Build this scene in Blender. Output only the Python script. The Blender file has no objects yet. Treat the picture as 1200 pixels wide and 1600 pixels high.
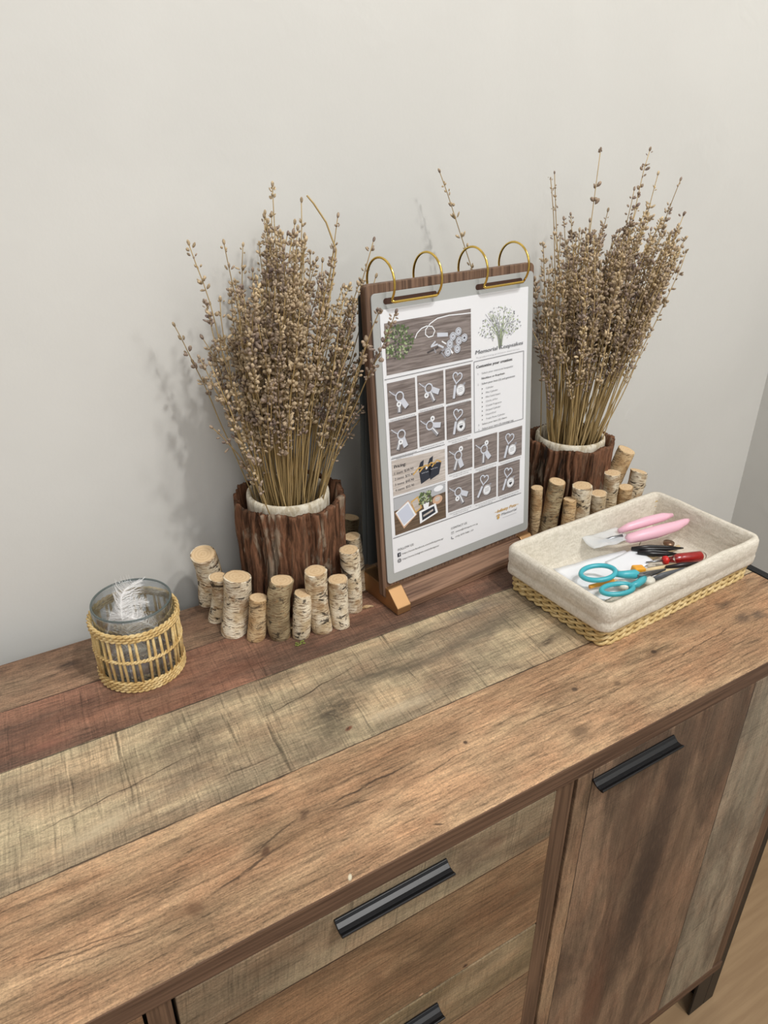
import bpy, math, random
from mathutils import Vector, Matrix, noise
from math import sin, cos, pi, radians, sqrt

# ------------------------------------------------------------------ camera, light, exposure
T = 0.756                      # height of the sideboard top above the floor
scene = bpy.context.scene
COL = scene.collection

def srgb(r, g, b):
    def f(c):
        c /= 255.0
        return c / 12.92 if c <= .04045 else ((c + .055) / 1.055) ** 2.4
    return (f(r), f(g), f(b), 1.0)

cam_d = bpy.data.cameras.new('camera')
cam = bpy.data.objects.new('camera', cam_d); COL.objects.link(cam)
yaw, pit, rol = 0.544, 0.4832, 0.0035
fwd = Vector((sin(yaw) * cos(pit), cos(yaw) * cos(pit), -sin(pit)))
rt = fwd.cross(Vector((0, 0, 1))).normalized(); up = rt.cross(fwd)
r2 = cos(rol) * rt + sin(rol) * up; u2 = -sin(rol) * rt + cos(rol) * up
cam.matrix_world = Matrix(((r2.x, u2.x, -fwd.x, 0.0), (r2.y, u2.y, -fwd.y, -0.7371), (r2.z, u2.z, -fwd.z, 0.5074 + T), (0, 0, 0, 1)))
cam_d.sensor_fit = 'VERTICAL'; cam_d.sensor_height = 36.0; cam_d.lens = 1171.3 / 1600 * 36
cam_d.clip_start = 0.02
scene.camera = cam

scene.view_settings.view_transform = 'Standard'
scene.view_settings.look = 'None'
scene.view_settings.gamma = 1.0
scene.view_settings.exposure = 0.04
scene.view_settings.use_curve_mapping = False

world = bpy.data.worlds.new('room_light'); scene.world = world; world.use_nodes = True
wb = world.node_tree.nodes['Background']; wb.inputs[0].default_value = (.985, .99, 1.0, 1); wb.inputs[1].default_value = 0.46

def lamp(name, loc, target, size, power, color=(1, .98, .95)):
    d = bpy.data.lights.new(name, 'AREA'); d.shape = 'DISK'; d.size = size; d.energy = power; d.color = color
    o = bpy.data.objects.new(name, d); COL.objects.link(o)
    o.location = loc
    o.rotation_euler = (Vector(target) - Vector(loc)).to_track_quat('-Z', 'Y').to_euler()
    return o
lamp('ceiling_downlight', (.70, -1.46, T + 2.45), (.35, -.1, T), .11, 25)
lamp('ceiling_downlight', (1.12, -1.78, T + 2.45), (.7, -.1, T), .20, 18)
lamp('fill_light', (-.2, -2.5, T + 1.9), (.3, 0, T + .2), 1.2, 18)  # added soft fill, stands in for light bounced around the room

# ------------------------------------------------------------------ helpers: objects
def tag(o, label=None, cat=None, group=None, kind=None):
    if label: o['label'] = label
    if cat: o['category'] = cat
    if group: o['group'] = group
    if kind: o['kind'] = kind
    return o

def thing(name, label, cat, loc=(0, 0, 0), rotz=0.0, group=None, matrix=None):
    o = bpy.data.objects.new(name, None); COL.objects.link(o); o.empty_display_size = .02
    if matrix is not None: o.matrix_world = matrix
    else:
        o.location = loc; o.rotation_euler = (0, 0, rotz)
    return tag(o, label, cat, group)

class MB:
    """collects shapes, build() links them as one mesh object"""
    def __init__(s): s.v = []; s.f = []; s.m = []; s.xf = None
    def add(s, vs, fs, m=0):
        b = len(s.v)
        if s.xf: vs = [s.xf(Vector(p)) for p in vs]
        s.v.extend([tuple(p) for p in vs]); s.f.extend([tuple(b + i for i in f) for f in fs]); s.m.extend([m] * len(fs))
    def box(s, x0, x1, y0, y1, z0, z1, m=0):
        vs = [(x, y, z) for x in (x0, x1) for y in (y0, y1) for z in (z0, z1)]
        s.add(vs, [(0, 1, 3, 2), (4, 6, 7, 5), (0, 4, 5, 1), (2, 3, 7, 6), (0, 2, 6, 4), (1, 5, 7, 3)], m)
    def prism(s, poly, axis, a, b, m=0):
        """poly: 2D ccw points in the plane normal to axis, extruded a..b"""
        n = len(poly)
        def P(p, t):
            return {'x': (t, p[0], p[1]), 'y': (p[0], t, p[1]), 'z': (p[0], p[1], t)}[axis]
        vs = [P(p, a) for p in poly] + [P(p, b) for p in poly]
        fs = [tuple(range(n))[::-1], tuple(range(n, 2 * n))] + [(i, (i + 1) % n, n + (i + 1) % n, n + i) for i in range(n)]
        s.add(vs, fs, m)
    def flat(s, poly, z, m=0):
        s.add([(p[0], p[1], z) for p in poly], [tuple(range(len(poly)))], m)
    def tube(s, pts, rad, sides=6, m=0, caps=True, closed=False, flatx=1.0):
        pts = [Vector(p) for p in pts]; n = len(pts)
        if not hasattr(rad, '__len__'): rad = [rad] * n
        vs = []; prev = None
        for i, p in enumerate(pts):
            if closed: t = pts[(i + 1) % n] - pts[i - 1]
            else: t = pts[min(i + 1, n - 1)] - pts[max(i - 1, 0)]
            if t.length < 1e-9: t = Vector((0, 0, 1))
            t.normalize()
            if prev is None:
                a = Vector((0, 0, 1)) if abs(t.z) < .9 else Vector((1, 0, 0))
                u = t.cross(a).normalized()
            else:
                u = (prev - t * prev.dot(t))
                u = u.normalized() if u.length > 1e-6 else t.orthogonal().normalized()
            prev = u; w = t.cross(u)
            for k in range(sides):
                an = 2 * pi * k / sides
                vs.append(p + (u * cos(an) * flatx + w * sin(an)) * rad[i])
        fs = []
        for i in range(n if closed else n - 1):
            j = (i + 1) % n
            for k in range(sides):
                k2 = (k + 1) % sides
                fs.append((i * sides + k, i * sides + k2, j * sides + k2, j * sides + k))
        if caps and not closed:
            fs.append(tuple(range(sides))[::-1]); fs.append(tuple((n - 1) * sides + k for k in range(sides)))
        s.add(vs, fs, m)
    def lathe(s, prof, cx=0, cy=0, n=48, m=0, closed=False):
        vs = []; fs = []
        for r, z in prof:
            for k in range(n):
                a = 2 * pi * k / n; vs.append((cx + r * cos(a), cy + r * sin(a), z))
        for i in range(len(prof) - (0 if closed else 1)):
            j = (i + 1) % len(prof)
            for k in range(n):
                k2 = (k + 1) % n; fs.append((i * n + k, i * n + k2, j * n + k2, j * n + k))
        s.add(vs, fs, m)
    def disc(s, cx, cy, z, r, n=40, m=0):
        s.add([(cx + r * cos(2 * pi * k / n), cy + r * sin(2 * pi * k / n), z) for k in range(n)], [tuple(range(n))], m)
    def bud(s, c, d, L, R, m=0, n=5):
        c = Vector(c); d = Vector(d).normalized(); u = d.orthogonal().normalized(); w = d.cross(u)
        vs = [c]
        for t, rr in ((.3, .85), (.68, 1.0), (.97, .45)):
            for k in range(n):
                a = 2 * pi * k / n; vs.append(c + d * L * t + (u * cos(a) + w * sin(a)) * R * rr)
        fs = [(0, 1 + (k + 1) % n, 1 + k) for k in range(n)]
        for i in range(2):
            for k in range(n):
                k2 = (k + 1) % n; fs.append((1 + i * n + k, 1 + i * n + k2, 1 + (i + 1) * n + k2, 1 + (i + 1) * n + k))
        fs.append(tuple(1 + 2 * n + k for k in range(n)))
        s.add(vs, fs, m)
    def ball(s, c, rx, ry, rz, m=0, nu=14, nv=9):
        vs = [(c[0], c[1], c[2] - rz)]; fs = []
        for j in range(1, nv):
            ph = -pi / 2 + pi * j / nv
            for i in range(nu):
                a = 2 * pi * i / nu; vs.append((c[0] + rx * cos(ph) * cos(a), c[1] + ry * cos(ph) * sin(a), c[2] + rz * sin(ph)))
        vs.append((c[0], c[1], c[2] + rz))
        for i in range(nu): fs.append((0, 1 + (i + 1) % nu, 1 + i))
        for j in range(nv - 2):
            for i in range(nu):
                i2 = (i + 1) % nu; fs.append((1 + j * nu + i, 1 + j * nu + i2, 1 + (j + 1) * nu + i2, 1 + (j + 1) * nu + i))
        e = len(vs) - 1; b = 1 + (nv - 2) * nu
        for i in range(nu): fs.append((e, b + i, b + (i + 1) % nu))
        s.add(vs, fs, m)
    def build(s, name, mats, parent=None, smooth=False, bevel=0, seg=2, label=None, subsurf=0):
        me = bpy.data.meshes.new(name); me.from_pydata(s.v, [], s.f)
        if not isinstance(mats, (list, tuple)): mats = [mats]
        for mm in mats: me.materials.append(mm)
        me.polygons.foreach_set('material_index', s.m)
        me.polygons.foreach_set('use_smooth', [smooth] * len(s.f))
        me.update()
        o = bpy.data.objects.new(name, me); COL.objects.link(o)
        if parent is not None: o.parent = parent
        if bevel:
            b = o.modifiers.new('bevel', 'BEVEL'); b.width = bevel; b.segments = seg; b.limit_method = 'ANGLE'; b.angle_limit = radians(40)
        if subsurf:
            b = o.modifiers.new('sub', 'SUBSURF'); b.levels = subsurf; b.render_levels = subsurf
        if label: o['label'] = label
        return o

# ------------------------------------------------------------------ helpers: materials
class NT:
    def __init__(s, name, rough=.6, metal=0.0, spec=.5):
        s.mat = bpy.data.materials.new(name); s.mat.use_nodes = True
        s.t = s.mat.node_tree; s.b = s.t.nodes['Principled BSDF']
        s.b.inputs['Roughness'].default_value = rough; s.b.inputs['Metallic'].default_value = metal
        s.b.inputs['Specular IOR Level'].default_value = spec
    def put(s, sock, v):
        if isinstance(v, bpy.types.NodeSocket): s.t.links.new(v, sock)
        elif v is not None:
            if hasattr(v, '__len__') and len(v) == 4 and sock.type == 'VECTOR': v = v[:3]
            sock.default_value = v
    def coord(s, kind='Object'): return s.t.nodes.new('ShaderNodeTexCoord').outputs[kind]
    def rnd(s): return s.t.nodes.new('ShaderNodeObjectInfo').outputs['Random']
    def sep(s, v):
        n = s.t.nodes.new('ShaderNodeSeparateXYZ'); s.put(n.inputs[0], v); return n.outputs
    def comb(s, x, y, z=0.0):
        n = s.t.nodes.new('ShaderNodeCombineXYZ'); s.put(n.inputs[0], x); s.put(n.inputs[1], y); s.put(n.inputs[2], z); return n.outputs[0]
    def vmul(s, v, k):
        n = s.t.nodes.new('ShaderNodeVectorMath'); n.operation = 'MULTIPLY'; s.put(n.inputs[0], v); s.put(n.inputs[1], k); return n.outputs[0]
    def vadd(s, v, k):
        n = s.t.nodes.new('ShaderNodeVectorMath'); n.operation = 'ADD'; s.put(n.inputs[0], v); s.put(n.inputs[1], k); return n.outputs[0]
    def noise(s, v, scale=1.0, detail=4, rough=.55, dist=0.0, out='Fac'):
        n = s.t.nodes.new('ShaderNodeTexNoise'); s.put(n.inputs['Vector'], v); n.inputs['Scale'].default_value = scale
        n.inputs['Detail'].default_value = detail; n.inputs['Roughness'].default_value = rough; n.inputs['Distortion'].default_value = dist
        return n.outputs[out]
    def wave(s, v, scale, dist, detail=3, dscale=1.0, kind='BANDS', direction='Y'):
        n = s.t.nodes.new('ShaderNodeTexWave'); n.wave_type = kind
        if kind == 'BANDS': n.bands_direction = direction
        else: n.rings_direction = direction
        s.put(n.inputs['Vector'], v); n.inputs['Scale'].default_value = scale; n.inputs['Distortion'].default_value = dist
        n.inputs['Detail'].default_value = detail; n.inputs['Detail Scale'].default_value = dscale
        return n.outputs['Fac']
    def math(s, op, a, b=0.0, clamp=False):
        n = s.t.nodes.new('ShaderNodeMath'); n.operation = op; n.use_clamp = clamp; s.put(n.inputs[0], a); s.put(n.inputs[1], b); return n.outputs[0]
    def rng(s, v, a, b, c=0.0, d=1.0, smooth=True):
        n = s.t.nodes.new('ShaderNodeMapRange'); n.interpolation_type = 'SMOOTHSTEP' if smooth else 'LINEAR'
        for i, x in enumerate((v, a, b, c, d)): s.put(n.inputs[i], x)
        return n.outputs[0]
    def ramp(s, v, stops, const=False):
        n = s.t.nodes.new('ShaderNodeValToRGB'); cr = n.color_ramp
        if const: cr.interpolation = 'CONSTANT'
        while len(cr.elements) < len(stops): cr.elements.new(.5)
        for e, (p, c) in zip(cr.elements, stops): e.position = p
        for e, (p, c) in zip(cr.elements, stops): e.color = c if hasattr(c, '__len__') else (c, c, c, 1)
        s.put(n.inputs[0], v); return n.outputs[0]
    def mix(s, f, a, b, mode='MIX'):
        n = s.t.nodes.new('ShaderNodeMix'); n.data_type = 'RGBA'; n.blend_type = mode; n.clamp_factor = True
        s.put(n.inputs[0], f); s.put(n.inputs[6], a); s.put(n.inputs[7], b); return n.outputs[2]
    def spot(s, P, loc, size, rot=0.0, edge=.35):
        """1 inside an ellipse, 0 outside"""
        n = s.t.nodes.new('ShaderNodeMapping'); n.vector_type = 'TEXTURE'
        s.put(n.inputs[0], P); n.inputs['Location'].default_value = (loc[0], loc[1], 0)
        n.inputs['Rotation'].default_value = (0, 0, rot); n.inputs['Scale'].default_value = (size[0], size[1], 1)
        l = s.t.nodes.new('ShaderNodeVectorMath'); l.operation = 'LENGTH'; s.put(l.inputs[0], n.outputs[0])
        return s.rng(l.outputs['Value'], 1.0, edge, 0.0, 1.0)
    def bump(s, h, strength=.2, dist=.001):
        n = s.t.nodes.new('ShaderNodeBump'); n.inputs['Strength'].default_value = strength; n.inputs['Distance'].default_value = dist
        s.put(n.inputs['Height'], h); s.t.links.new(n.outputs[0], s.b.inputs['Normal'])
    def color(s, c): s.put(s.b.inputs['Base Color'], c)
    def done(s): return s.mat

def plain(name, rgb, rough=.6, metal=0.0, spec=.5, var=0.0):
    n = NT(name, rough, metal, spec); c = srgb(*rgb)
    if var:
        c = n.mix(n.noise(n.coord(), 60, 4), tuple(x * (1 - var) for x in c[:3]) + (1,), tuple(min(1, x * (1 + var)) for x in c[:3]) + (1,))
    n.color(c); return n.done()

def planks(name, ax, bands, lo, hi, spots=(), cracks=(), rough=.62, flame=.5):
    """rustic printed planks. ax=(along, across) axis names; bands: (end, colour, colour2, sawmarks, grain) from lo to hi"""
    n = NT(name, rough, 0, .35)
    x, y, z = n.sep(n.coord()); A = {'x': x, 'y': y, 'z': z}
    U, V = A[ax[0]], A[ax[1]]
    P0 = n.comb(U, V)
    warp = n.noise(n.vmul(P0, (9, 30, 1)), 1, 3, out='Color')
    P = n.vadd(P0, n.vmul(n.vadd(warp, (-.5, -.5, -.5)), (.012, .006, 0)))
    t = n.rng(V, lo, hi, 0, 1, smooth=False)
    def band(k):
        st = []; s0 = 0.0
        for b in bands:
            st.append((s0, b[k])); s0 = (b[0] - lo) / (hi - lo)
        return n.ramp(t, st, const=True)
    c1, c2, saw_a, gr_a = band(1), band(2), band(3), band(4)
    # shift the pattern from band to band
    sh = n.vmul(c1, (7.0, 9.0, 3.0)); Q = n.vadd(P, sh); QS = n.vadd(n.vadd(P0, n.vmul(n.vadd(warp, (-.5, -.5, -.5)), (.003, .002, 0))), sh)
    low = n.noise(n.vmul(Q, (5, 16, 1)), 1, 5, .6, .6)
    col = n.mix(n.rng(low, .40, .60), c1, c2)
    pale = n.noise(n.vmul(Q, (9, 40, 1)), 1.0, 5, .65)
    col = n.mix(.75, col, n.ramp(pale, [(.28, .52), (.5, .98), (.70, 1.28)]), 'MULTIPLY')
    # grain
    fine = n.noise(n.vmul(Q, (34, 420, 1)), 1, 5, .65, .25)
    fl = n.wave(n.vmul(Q, (3.2, 40, 1)), 1.9, 10.0, 4, 1.6)
    dash = n.noise(n.vmul(Q, (260, 900, 1)), 1, 3, .6, .4)
    g = n.mix(gr_a, (1, 1, 1, 1), n.ramp(fine, [(.30, .34), (.44, .84), (.56, 1.08), (.72, 1.34)]), 'MULTIPLY')
    g = n.mix(flame, g, n.mix(n.rng(low, .4, .6), (1, 1, 1, 1), n.ramp(fl, [(0, .55), (.14, .96), (1, 1.06)])), 'MULTIPLY')
    g = n.mix(gr_a, g, n.ramp(dash, [(.30, .60), (.44, .97), (.62, 1.10)]), 'MULTIPLY')
    col = n.mix(1.0, col, g, 'MULTIPLY')
    tint = n.noise(n.vmul(Q, (14, 30, 1)), 1, 4, .6)
    col = n.mix(.55, col, n.ramp(tint, [(.36, (.93, 1.0, 1.0, 1)), (.5, (1, 1, 1, 1)), (.64, (1.10, .98, .93, 1))]), 'MULTIPLY')
    micro = n.noise(n.vmul(P0, (520, 700, 1)), 1, 3, .7)
    col = n.mix(.8, col, n.ramp(micro, [(.32, .66), (.5, 1.0), (.7, 1.26)]), 'MULTIPLY')
    # saw marks across the grain
    rotm = n.t.nodes.new('ShaderNodeMapping'); rotm.inputs['Rotation'].default_value = (0, 0, .10); n.put(rotm.inputs[0], QS)
    saw = n.noise(n.vmul(rotm.outputs[0], (560, 26, 1)), 1, 4, .7, .0)
    saw2 = n.noise(n.vmul(rotm.outputs[0], (85, 5, 1)), 1, 3, .6, .0)
    sm = n.ramp(saw, [(.32, .32), (.44, .84), (.56, 1.10), (.70, 1.42)])
    sm = n.mix(n.rng(saw2, .3, .55), sm, n.mix(.45, (1, 1, 1, 1), sm))
    crk = n.ramp(saw2, [(.30, .55), (.335, 1.0), (1, 1.0)])
    col = n.mix(saw_a, col, n.mix(1.0, col, n.mix(1.0, sm, crk, 'MULTIPLY'), 'MULTIPLY'))
    # knots and stains
    W = n.vadd(P0, n.vmul(n.vadd(n.noise(n.vmul(P0, (60, 90, 1)), 1, 4, out='Color'), (-.5, -.5, -.5)), (.02, .014, 0)))
    stain = n.noise(n.vmul(P0, (70, 240, 1)), 1, 4, .7)
    for (lx, ly, sx, sy, rot, amt, rgb, raw) in spots:
        m = n.spot(P0 if raw else W, (lx, ly), (sx, sy), rot, .35 if raw else .05)
        m = n.math('MULTIPLY', m, amt)
        if not raw: m = n.math('MULTIPLY', m, n.rng(stain, .3, .6, .45, 1.0))
        col = n.mix(m, col, srgb(*rgb))
    wig = n.vadd(P0, n.vmul(n.vadd(n.noise(n.vmul(P0, (45, 45, 1)), 1, 3, out='Color'), (-.5, -.5, -.5)), (0.0, .008, 0)))
    for (x0, y0, x1, y1, w, amt) in cracks:
        L = sqrt((x1 - x0) ** 2 + (y1 - y0) ** 2) / 2
        m = n.spot(wig, ((x0 + x1) / 2, (y0 + y1) / 2), (L, w), math.atan2(y1 - y0, x1 - x0), .3)
        m = n.math('MULTIPLY', n.math('MULTIPLY', m, amt), n.rng(stain, .3, .5, .4, 1.0))
        col = n.mix(m, col, srgb(62, 47, 36))
    # seams between boards
    vj = n.math('ADD', V, n.math('MULTIPLY', n.math('SUBTRACT', n.noise(n.vmul(P0, (40, 5, 1)), 1, 3), .5), .0022))
    wv = n.rng(n.noise(n.vmul(P0, (25, 1, 1)), 1, 4), .3, .7, .0004, .0015)
    for b in bands[:-1]:
        d = n.math('ABSOLUTE', n.math('SUBTRACT', vj, b[0]))
        col = n.mix(n.math('MULTIPLY', n.rng(d, wv, n.math('MULTIPLY', wv, .3), 0, 1), .85), col, srgb(48, 37, 30))
    n.color(col)
    h = n.math('ADD', n.math('MULTIPLY', fine, .7), n.math('MULTIPLY', saw, saw_a))
    n.bump(h, .30, .0014)
    return n.done()

# ------------------------------------------------------------------ materials
def wall_mat():
    n = NT('painted_plaster', .75, 0, .25)
    o = n.coord()
    n.color(n.mix(n.rng(n.noise(o, 3.0, 5), .35, .65), srgb(213, 212, 207), srgb(218, 217, 212)))
    h = n.math('ADD', n.noise(o, 55, 5, .6), n.math('MULTIPLY', n.rng(n.noise(o, 9, 3, .5, .8), .62, .72), .8))
    n.bump(h, .16, .002); return n.done()
M_wall = wall_mat()
def floor_mat():
    n = NT('vinyl_floor', .5); o = n.coord()
    g = n.noise(n.vmul(o, (6, 90, 1)), 1, 4)
    n.color(n.mix(n.rng(g, .3, .7), srgb(150, 122, 90), srgb(164, 136, 102))); return n.done()
M_floor = floor_mat()

TOPSPOTS = [
    (.4303, -.3824, .017, .0105, .1, .55, (112, 88, 66), True), (.4303, -.3824, .010, .006, .1, .35, (96, 76, 60), True),
    (.4673, -.3362, .005, .004, 0, .85, (70, 56, 46), True), (.5109, -.3522, .006, .005, 0, .6, (82, 64, 50), True),
    (.5807, -.3362, .011, .010, 0, .6, (96, 70, 50), False), (.5830, -.3355, .005, .004, 0, .9, (60, 45, 36), True),
    (.3295, -.3382, .003, .003, 0, .9, (66, 48, 38), True),
    (.2462, -.2675, .006, .003, .3, .95, (128, 62, 38), True), (.2455, -.2672, .003, .001, .6, .9, (50, 28, 20), True),
    (.2445, -.2384, .060, .032, .2, .95, (78, 70, 58), False), (.235, -.262, .035, .02, 0, .8, (84, 74, 60), False),
    (.30, -.215, .12, .014, -.1, .8, (84, 76, 64), False), (.42, -.218, .10, .020, .15, .6, (92, 84, 72), False), (.46, -.175, .06, .014, .0, .7, (98, 90, 82), False),
    (.37, -.190, .09, .018, .0, .65, (88, 79, 66), False), (.02, -.262, .05, .014, .1, .6, (206, 188, 156), False), (.30, -.268, .06, .012, 0, .5, (204, 188, 160), False), (.48, -.20, .05, .02, .0, .5, (92, 82, 68), False),
    (.06, -.215, .05, .022, .0, .35, (128, 112, 88), False), (.50, -.262, .03, .008, .1, .8, (58, 47, 40), False),
    (.0635, -.3697, .009, .007, 0, .6, (96, 68, 48), True), (.055, -.368, .028, .014, 0, .45, (112, 80, 56), False),
    (.1263, -.3512, .007, .004, .7, .85, (78, 54, 40), True), (.1675, -.3346, .012, .006, .5, .75, (74, 52, 40), False),
    (.15, -.352, .05, .012, .1, .3, (120, 84, 56), False),
    (.0374, -.0364, .016, .012, 0, .8, (52, 42, 38), False), (.1304, -.0279, .03, .02, 0, .5, (70, 54, 46), False),
    (-.02, -.12, .05, .02, 0, .5, (84, 64, 54), False), (.28, -.142, .05, .016, 0, .45, (78, 60, 52), False),
    (.0, -.145, .03, .01, 0, .5, (150, 100, 82), False), (.19, -.13, .06, .02, 0, .45, (88, 56, 44), False),
    (.7232, -.3166, .020, .012, .2, .85, (58, 48, 42), False), (.7201, -.3447, .022, .010, .3, .8, (66, 56, 50), False),
    (.7416, -.3502, .018, .010, 0, .7, (72, 62, 56), False), (.66, -.325, .03, .012, 0, .4, (96, 82, 66), False),
    (.6, -.394, .010, .005, 0, .6, (104, 78, 58), False), (.2567, -.3999, .006, .0014, -.5, .8, (62, 46, 36), True),
    (.172, -.405, .004, .002, 1.0, .95, (214, 205, 180), True),
]
TOPCRACKS = [(-.06, -.2478, .155, -.2166, .0010, .75), (.155, -.2166, .32, -.188, .0012, .8), (.32, -.188, .50, -.182, .0012, .6),
             (-.07, -.345, .04, -.367, .0012, .65), (.06, -.369, .16, -.348, .0016, .8), (-.06, -.352, .05, -.372, .0010, .6), (-.05, -.362, .06, -.378, .0009, .5), (.10, -.353, .17, -.332, .0011, .7), (.17, -.340, .24, -.352, .0012, .6), (.24, -.352, .36, -.345, .0010, .6), (.36, -.345, .50, -.352, .0011, .6), (.40, -.36, .55, -.357, .0009, .5), (.16, -.337, .30, -.333, .0016, .85),
             (.30, -.345, .52, -.372, .0008, .5), (.10, -.262, .20, -.264, .0014, .6), (.55, -.36, .74, -.345, .0011, .65),
             (.74, -.345, .83, -.352, .001, .6), (.23, -.228, .26, -.272, .0015, .4)]
M_top = planks('weathered_plank_top', ('x', 'y'),
    [(-.2884, srgb(184, 151, 117), srgb(162, 128, 97), .22, .95),
     (-.1599, srgb(186, 166, 134), srgb(148, 130, 106), 1.0, .55),
     (-.0771, srgb(142, 104, 84), srgb(106, 82, 68), .8, .7),
     (0.03, srgb(150, 122, 98), srgb(114, 90, 72), .3, .9)], -.41, .03, TOPSPOTS, TOPCRACKS)
M_drawer = planks('weathered_drawer_planks', ('x', 'z'),
    [(-.54, srgb(140, 112, 86), srgb(120, 94, 70), .5, .5), (-.42, srgb(146, 118, 90), srgb(122, 96, 72), .3, .6),
     (-.2900, srgb(146, 118, 90), srgb(122, 96, 72), .3, .7), (-.2105, srgb(156, 134, 104), srgb(132, 112, 84), .7, .4),
     (-.0825, srgb(150, 120, 90), srgb(126, 98, 72), .3, .7), (-.01, srgb(152, 134, 108), srgb(128, 110, 88), .75, .4)], -.64, -.01,
    [(.285, -.05, .04, .03, 0, .75, (84, 66, 54), False), (.31, -.045, .02, .02, 0, .5, (92, 66, 52), False),
     (.08, -.155, .03, .02, .6, .6, (96, 70, 50), False), (.19, -.14, .012, .02, .4, .5, (100, 74, 54), False),
     (.29, -.205, .004, .003, 0, .9, (60, 40, 30), True), (.24, -.206, .003, .002, 0, .9, (200, 160, 130), True),
     (.345, -.135, .014, .007, .3, .5, (110, 76, 50), False), (.1, -.04, .03, .014, .2, .4, (110, 84, 62), False),
     (.33, -.28, .03, .006, .2, .6, (104, 84, 62), False)], [(.09, -.105, .09, -.2, .002, .4)])
M_door = planks('weathered_door_planks', ('z', 'x'),
    [(.425, srgb(156, 128, 100), srgb(128, 102, 80), .3, .7), (.662, srgb(138, 112, 90), srgb(104, 84, 68), .35, .6),
     (.80, srgb(150, 136, 116), srgb(120, 108, 92), .5, .5)], .39, .80,
    [(-.27, .545, .27, .050, .06, .9, (62, 48, 40), False), (-.22, .55, .20, .035, .05, .6, (60, 47, 40), True), (-.12, .50, .12, .03, .1, .55, (92, 70, 56), False), (-.33, .60, .30, .035, 0, .45, (96, 72, 56), False),
     (-.10, .66, .10, .02, .2, .6, (88, 76, 64), False), (-.42, .73, .05, .012, .3, .6, (78, 68, 56), False), (-.45, .50, .2, .03, 0, .3, (120, 70, 50), False),
     (-.2, .74, .1, .01, .1, .5, (168, 156, 136), False)],
    [(-.20, .43, -.15, .64, .0012, .5), (-.38, .50, -.33, .66, .0012, .5), (-.5, .6, -.45, .74, .001, .4)], flame=.3)
M_sidepanel = planks('weathered_side_panel', ('x', 'z'), [(-.01, srgb(150, 118, 88), srgb(128, 98, 72), .4, .6)], -.64, -.01)
def edge_mat(name, c1, c2, vert=False):
    n = NT(name, .6, 0, .3); o = n.coord()
    g = n.noise(n.vmul(o, (vert if vert else (8, 300, 300))), 1, 4, .6, .2)
    n.color(n.mix(n.rng(g, .3, .7), srgb(*c1), srgb(*c2))); n.bump(g, .2, .001); return n.done()
M_edge = edge_mat('walnut_edge_band', (76, 56, 43), (112, 86, 68))
M_rail = edge_mat('walnut_rail', (80, 60, 46), (116, 90, 70), (300, 300, 8))
M_walnut = edge_mat('walnut_veneer', (80, 60, 48), (134, 106, 86), (260, 7, 260))
M_walnut_h = edge_mat('walnut_veneer_bar', (84, 60, 46), (146, 114, 92))
M_black = plain('black_metal', (22, 23, 26), .42, 0.3, .5)
M_handle = plain('black_aluminium', (18, 19, 22), .34, .1, .5)
M_dark = plain('gap_shade', (20, 15, 12), .9)  # near-black colour standing in for shade inside the cabinet

# ------------------------------------------------------------------ the setting (z measured from the sideboard top, shifted by T at the end)
WY = .05
def struct(name, mb, mats, **k):
    o = mb.build(name, mats, **k); o['kind'] = 'structure'; return o
m = MB(); m.box(-2.2, 1.355, WY, WY + .1, -T, 2.5); struct('wall_back', m, M_wall)
m = MB(); m.box(1.305, 1.405, -2.6, WY, -T, 2.5); struct('wall_right', m, M_wall)
m = MB(); m.box(-2.2, 1.405, -2.6, WY + .1, -T - .05, -T); struct('floor', m, M_floor)
m = MB(); m.box(-2.2, 1.305, WY - .012, WY, -T, -T + .07); struct('baseboard_back', m, plain('baseboard_paint', (222, 218, 208), .5), bevel=.002)

# ------------------------------------------------------------------ sideboard
YF = -.4095
sb = thing('sideboard', 'rustic wood-plank sideboard with black handles standing against the white wall', 'sideboard', (.2, -.2, -T))
def part(mb, name, mats, parent=None, **k):
    o = mb.build(name, mats, **k)
    par = parent if parent is not None else sb
    o.parent = par
    o.matrix_parent_inverse = Matrix.Translation(sb.location).inverted()
    return o
def child(mb, name, mats, par, **k):
    """child of a part that itself sits at the origin"""
    return mb.build(name, mats, par, **k)
XL, XR = -.44, .8304
m = MB(); m.box(XL + .03, XR - .012, YF + .0005, 0, -.0200, 0); 
top = part(m, 'tabletop', M_top, bevel=.0008)
m = MB(); m.box(XL + .03, XR - .012, YF - .0008, YF + .0004, -.0205, -.0006); child(m, 'edge_band', M_edge, top)
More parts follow.
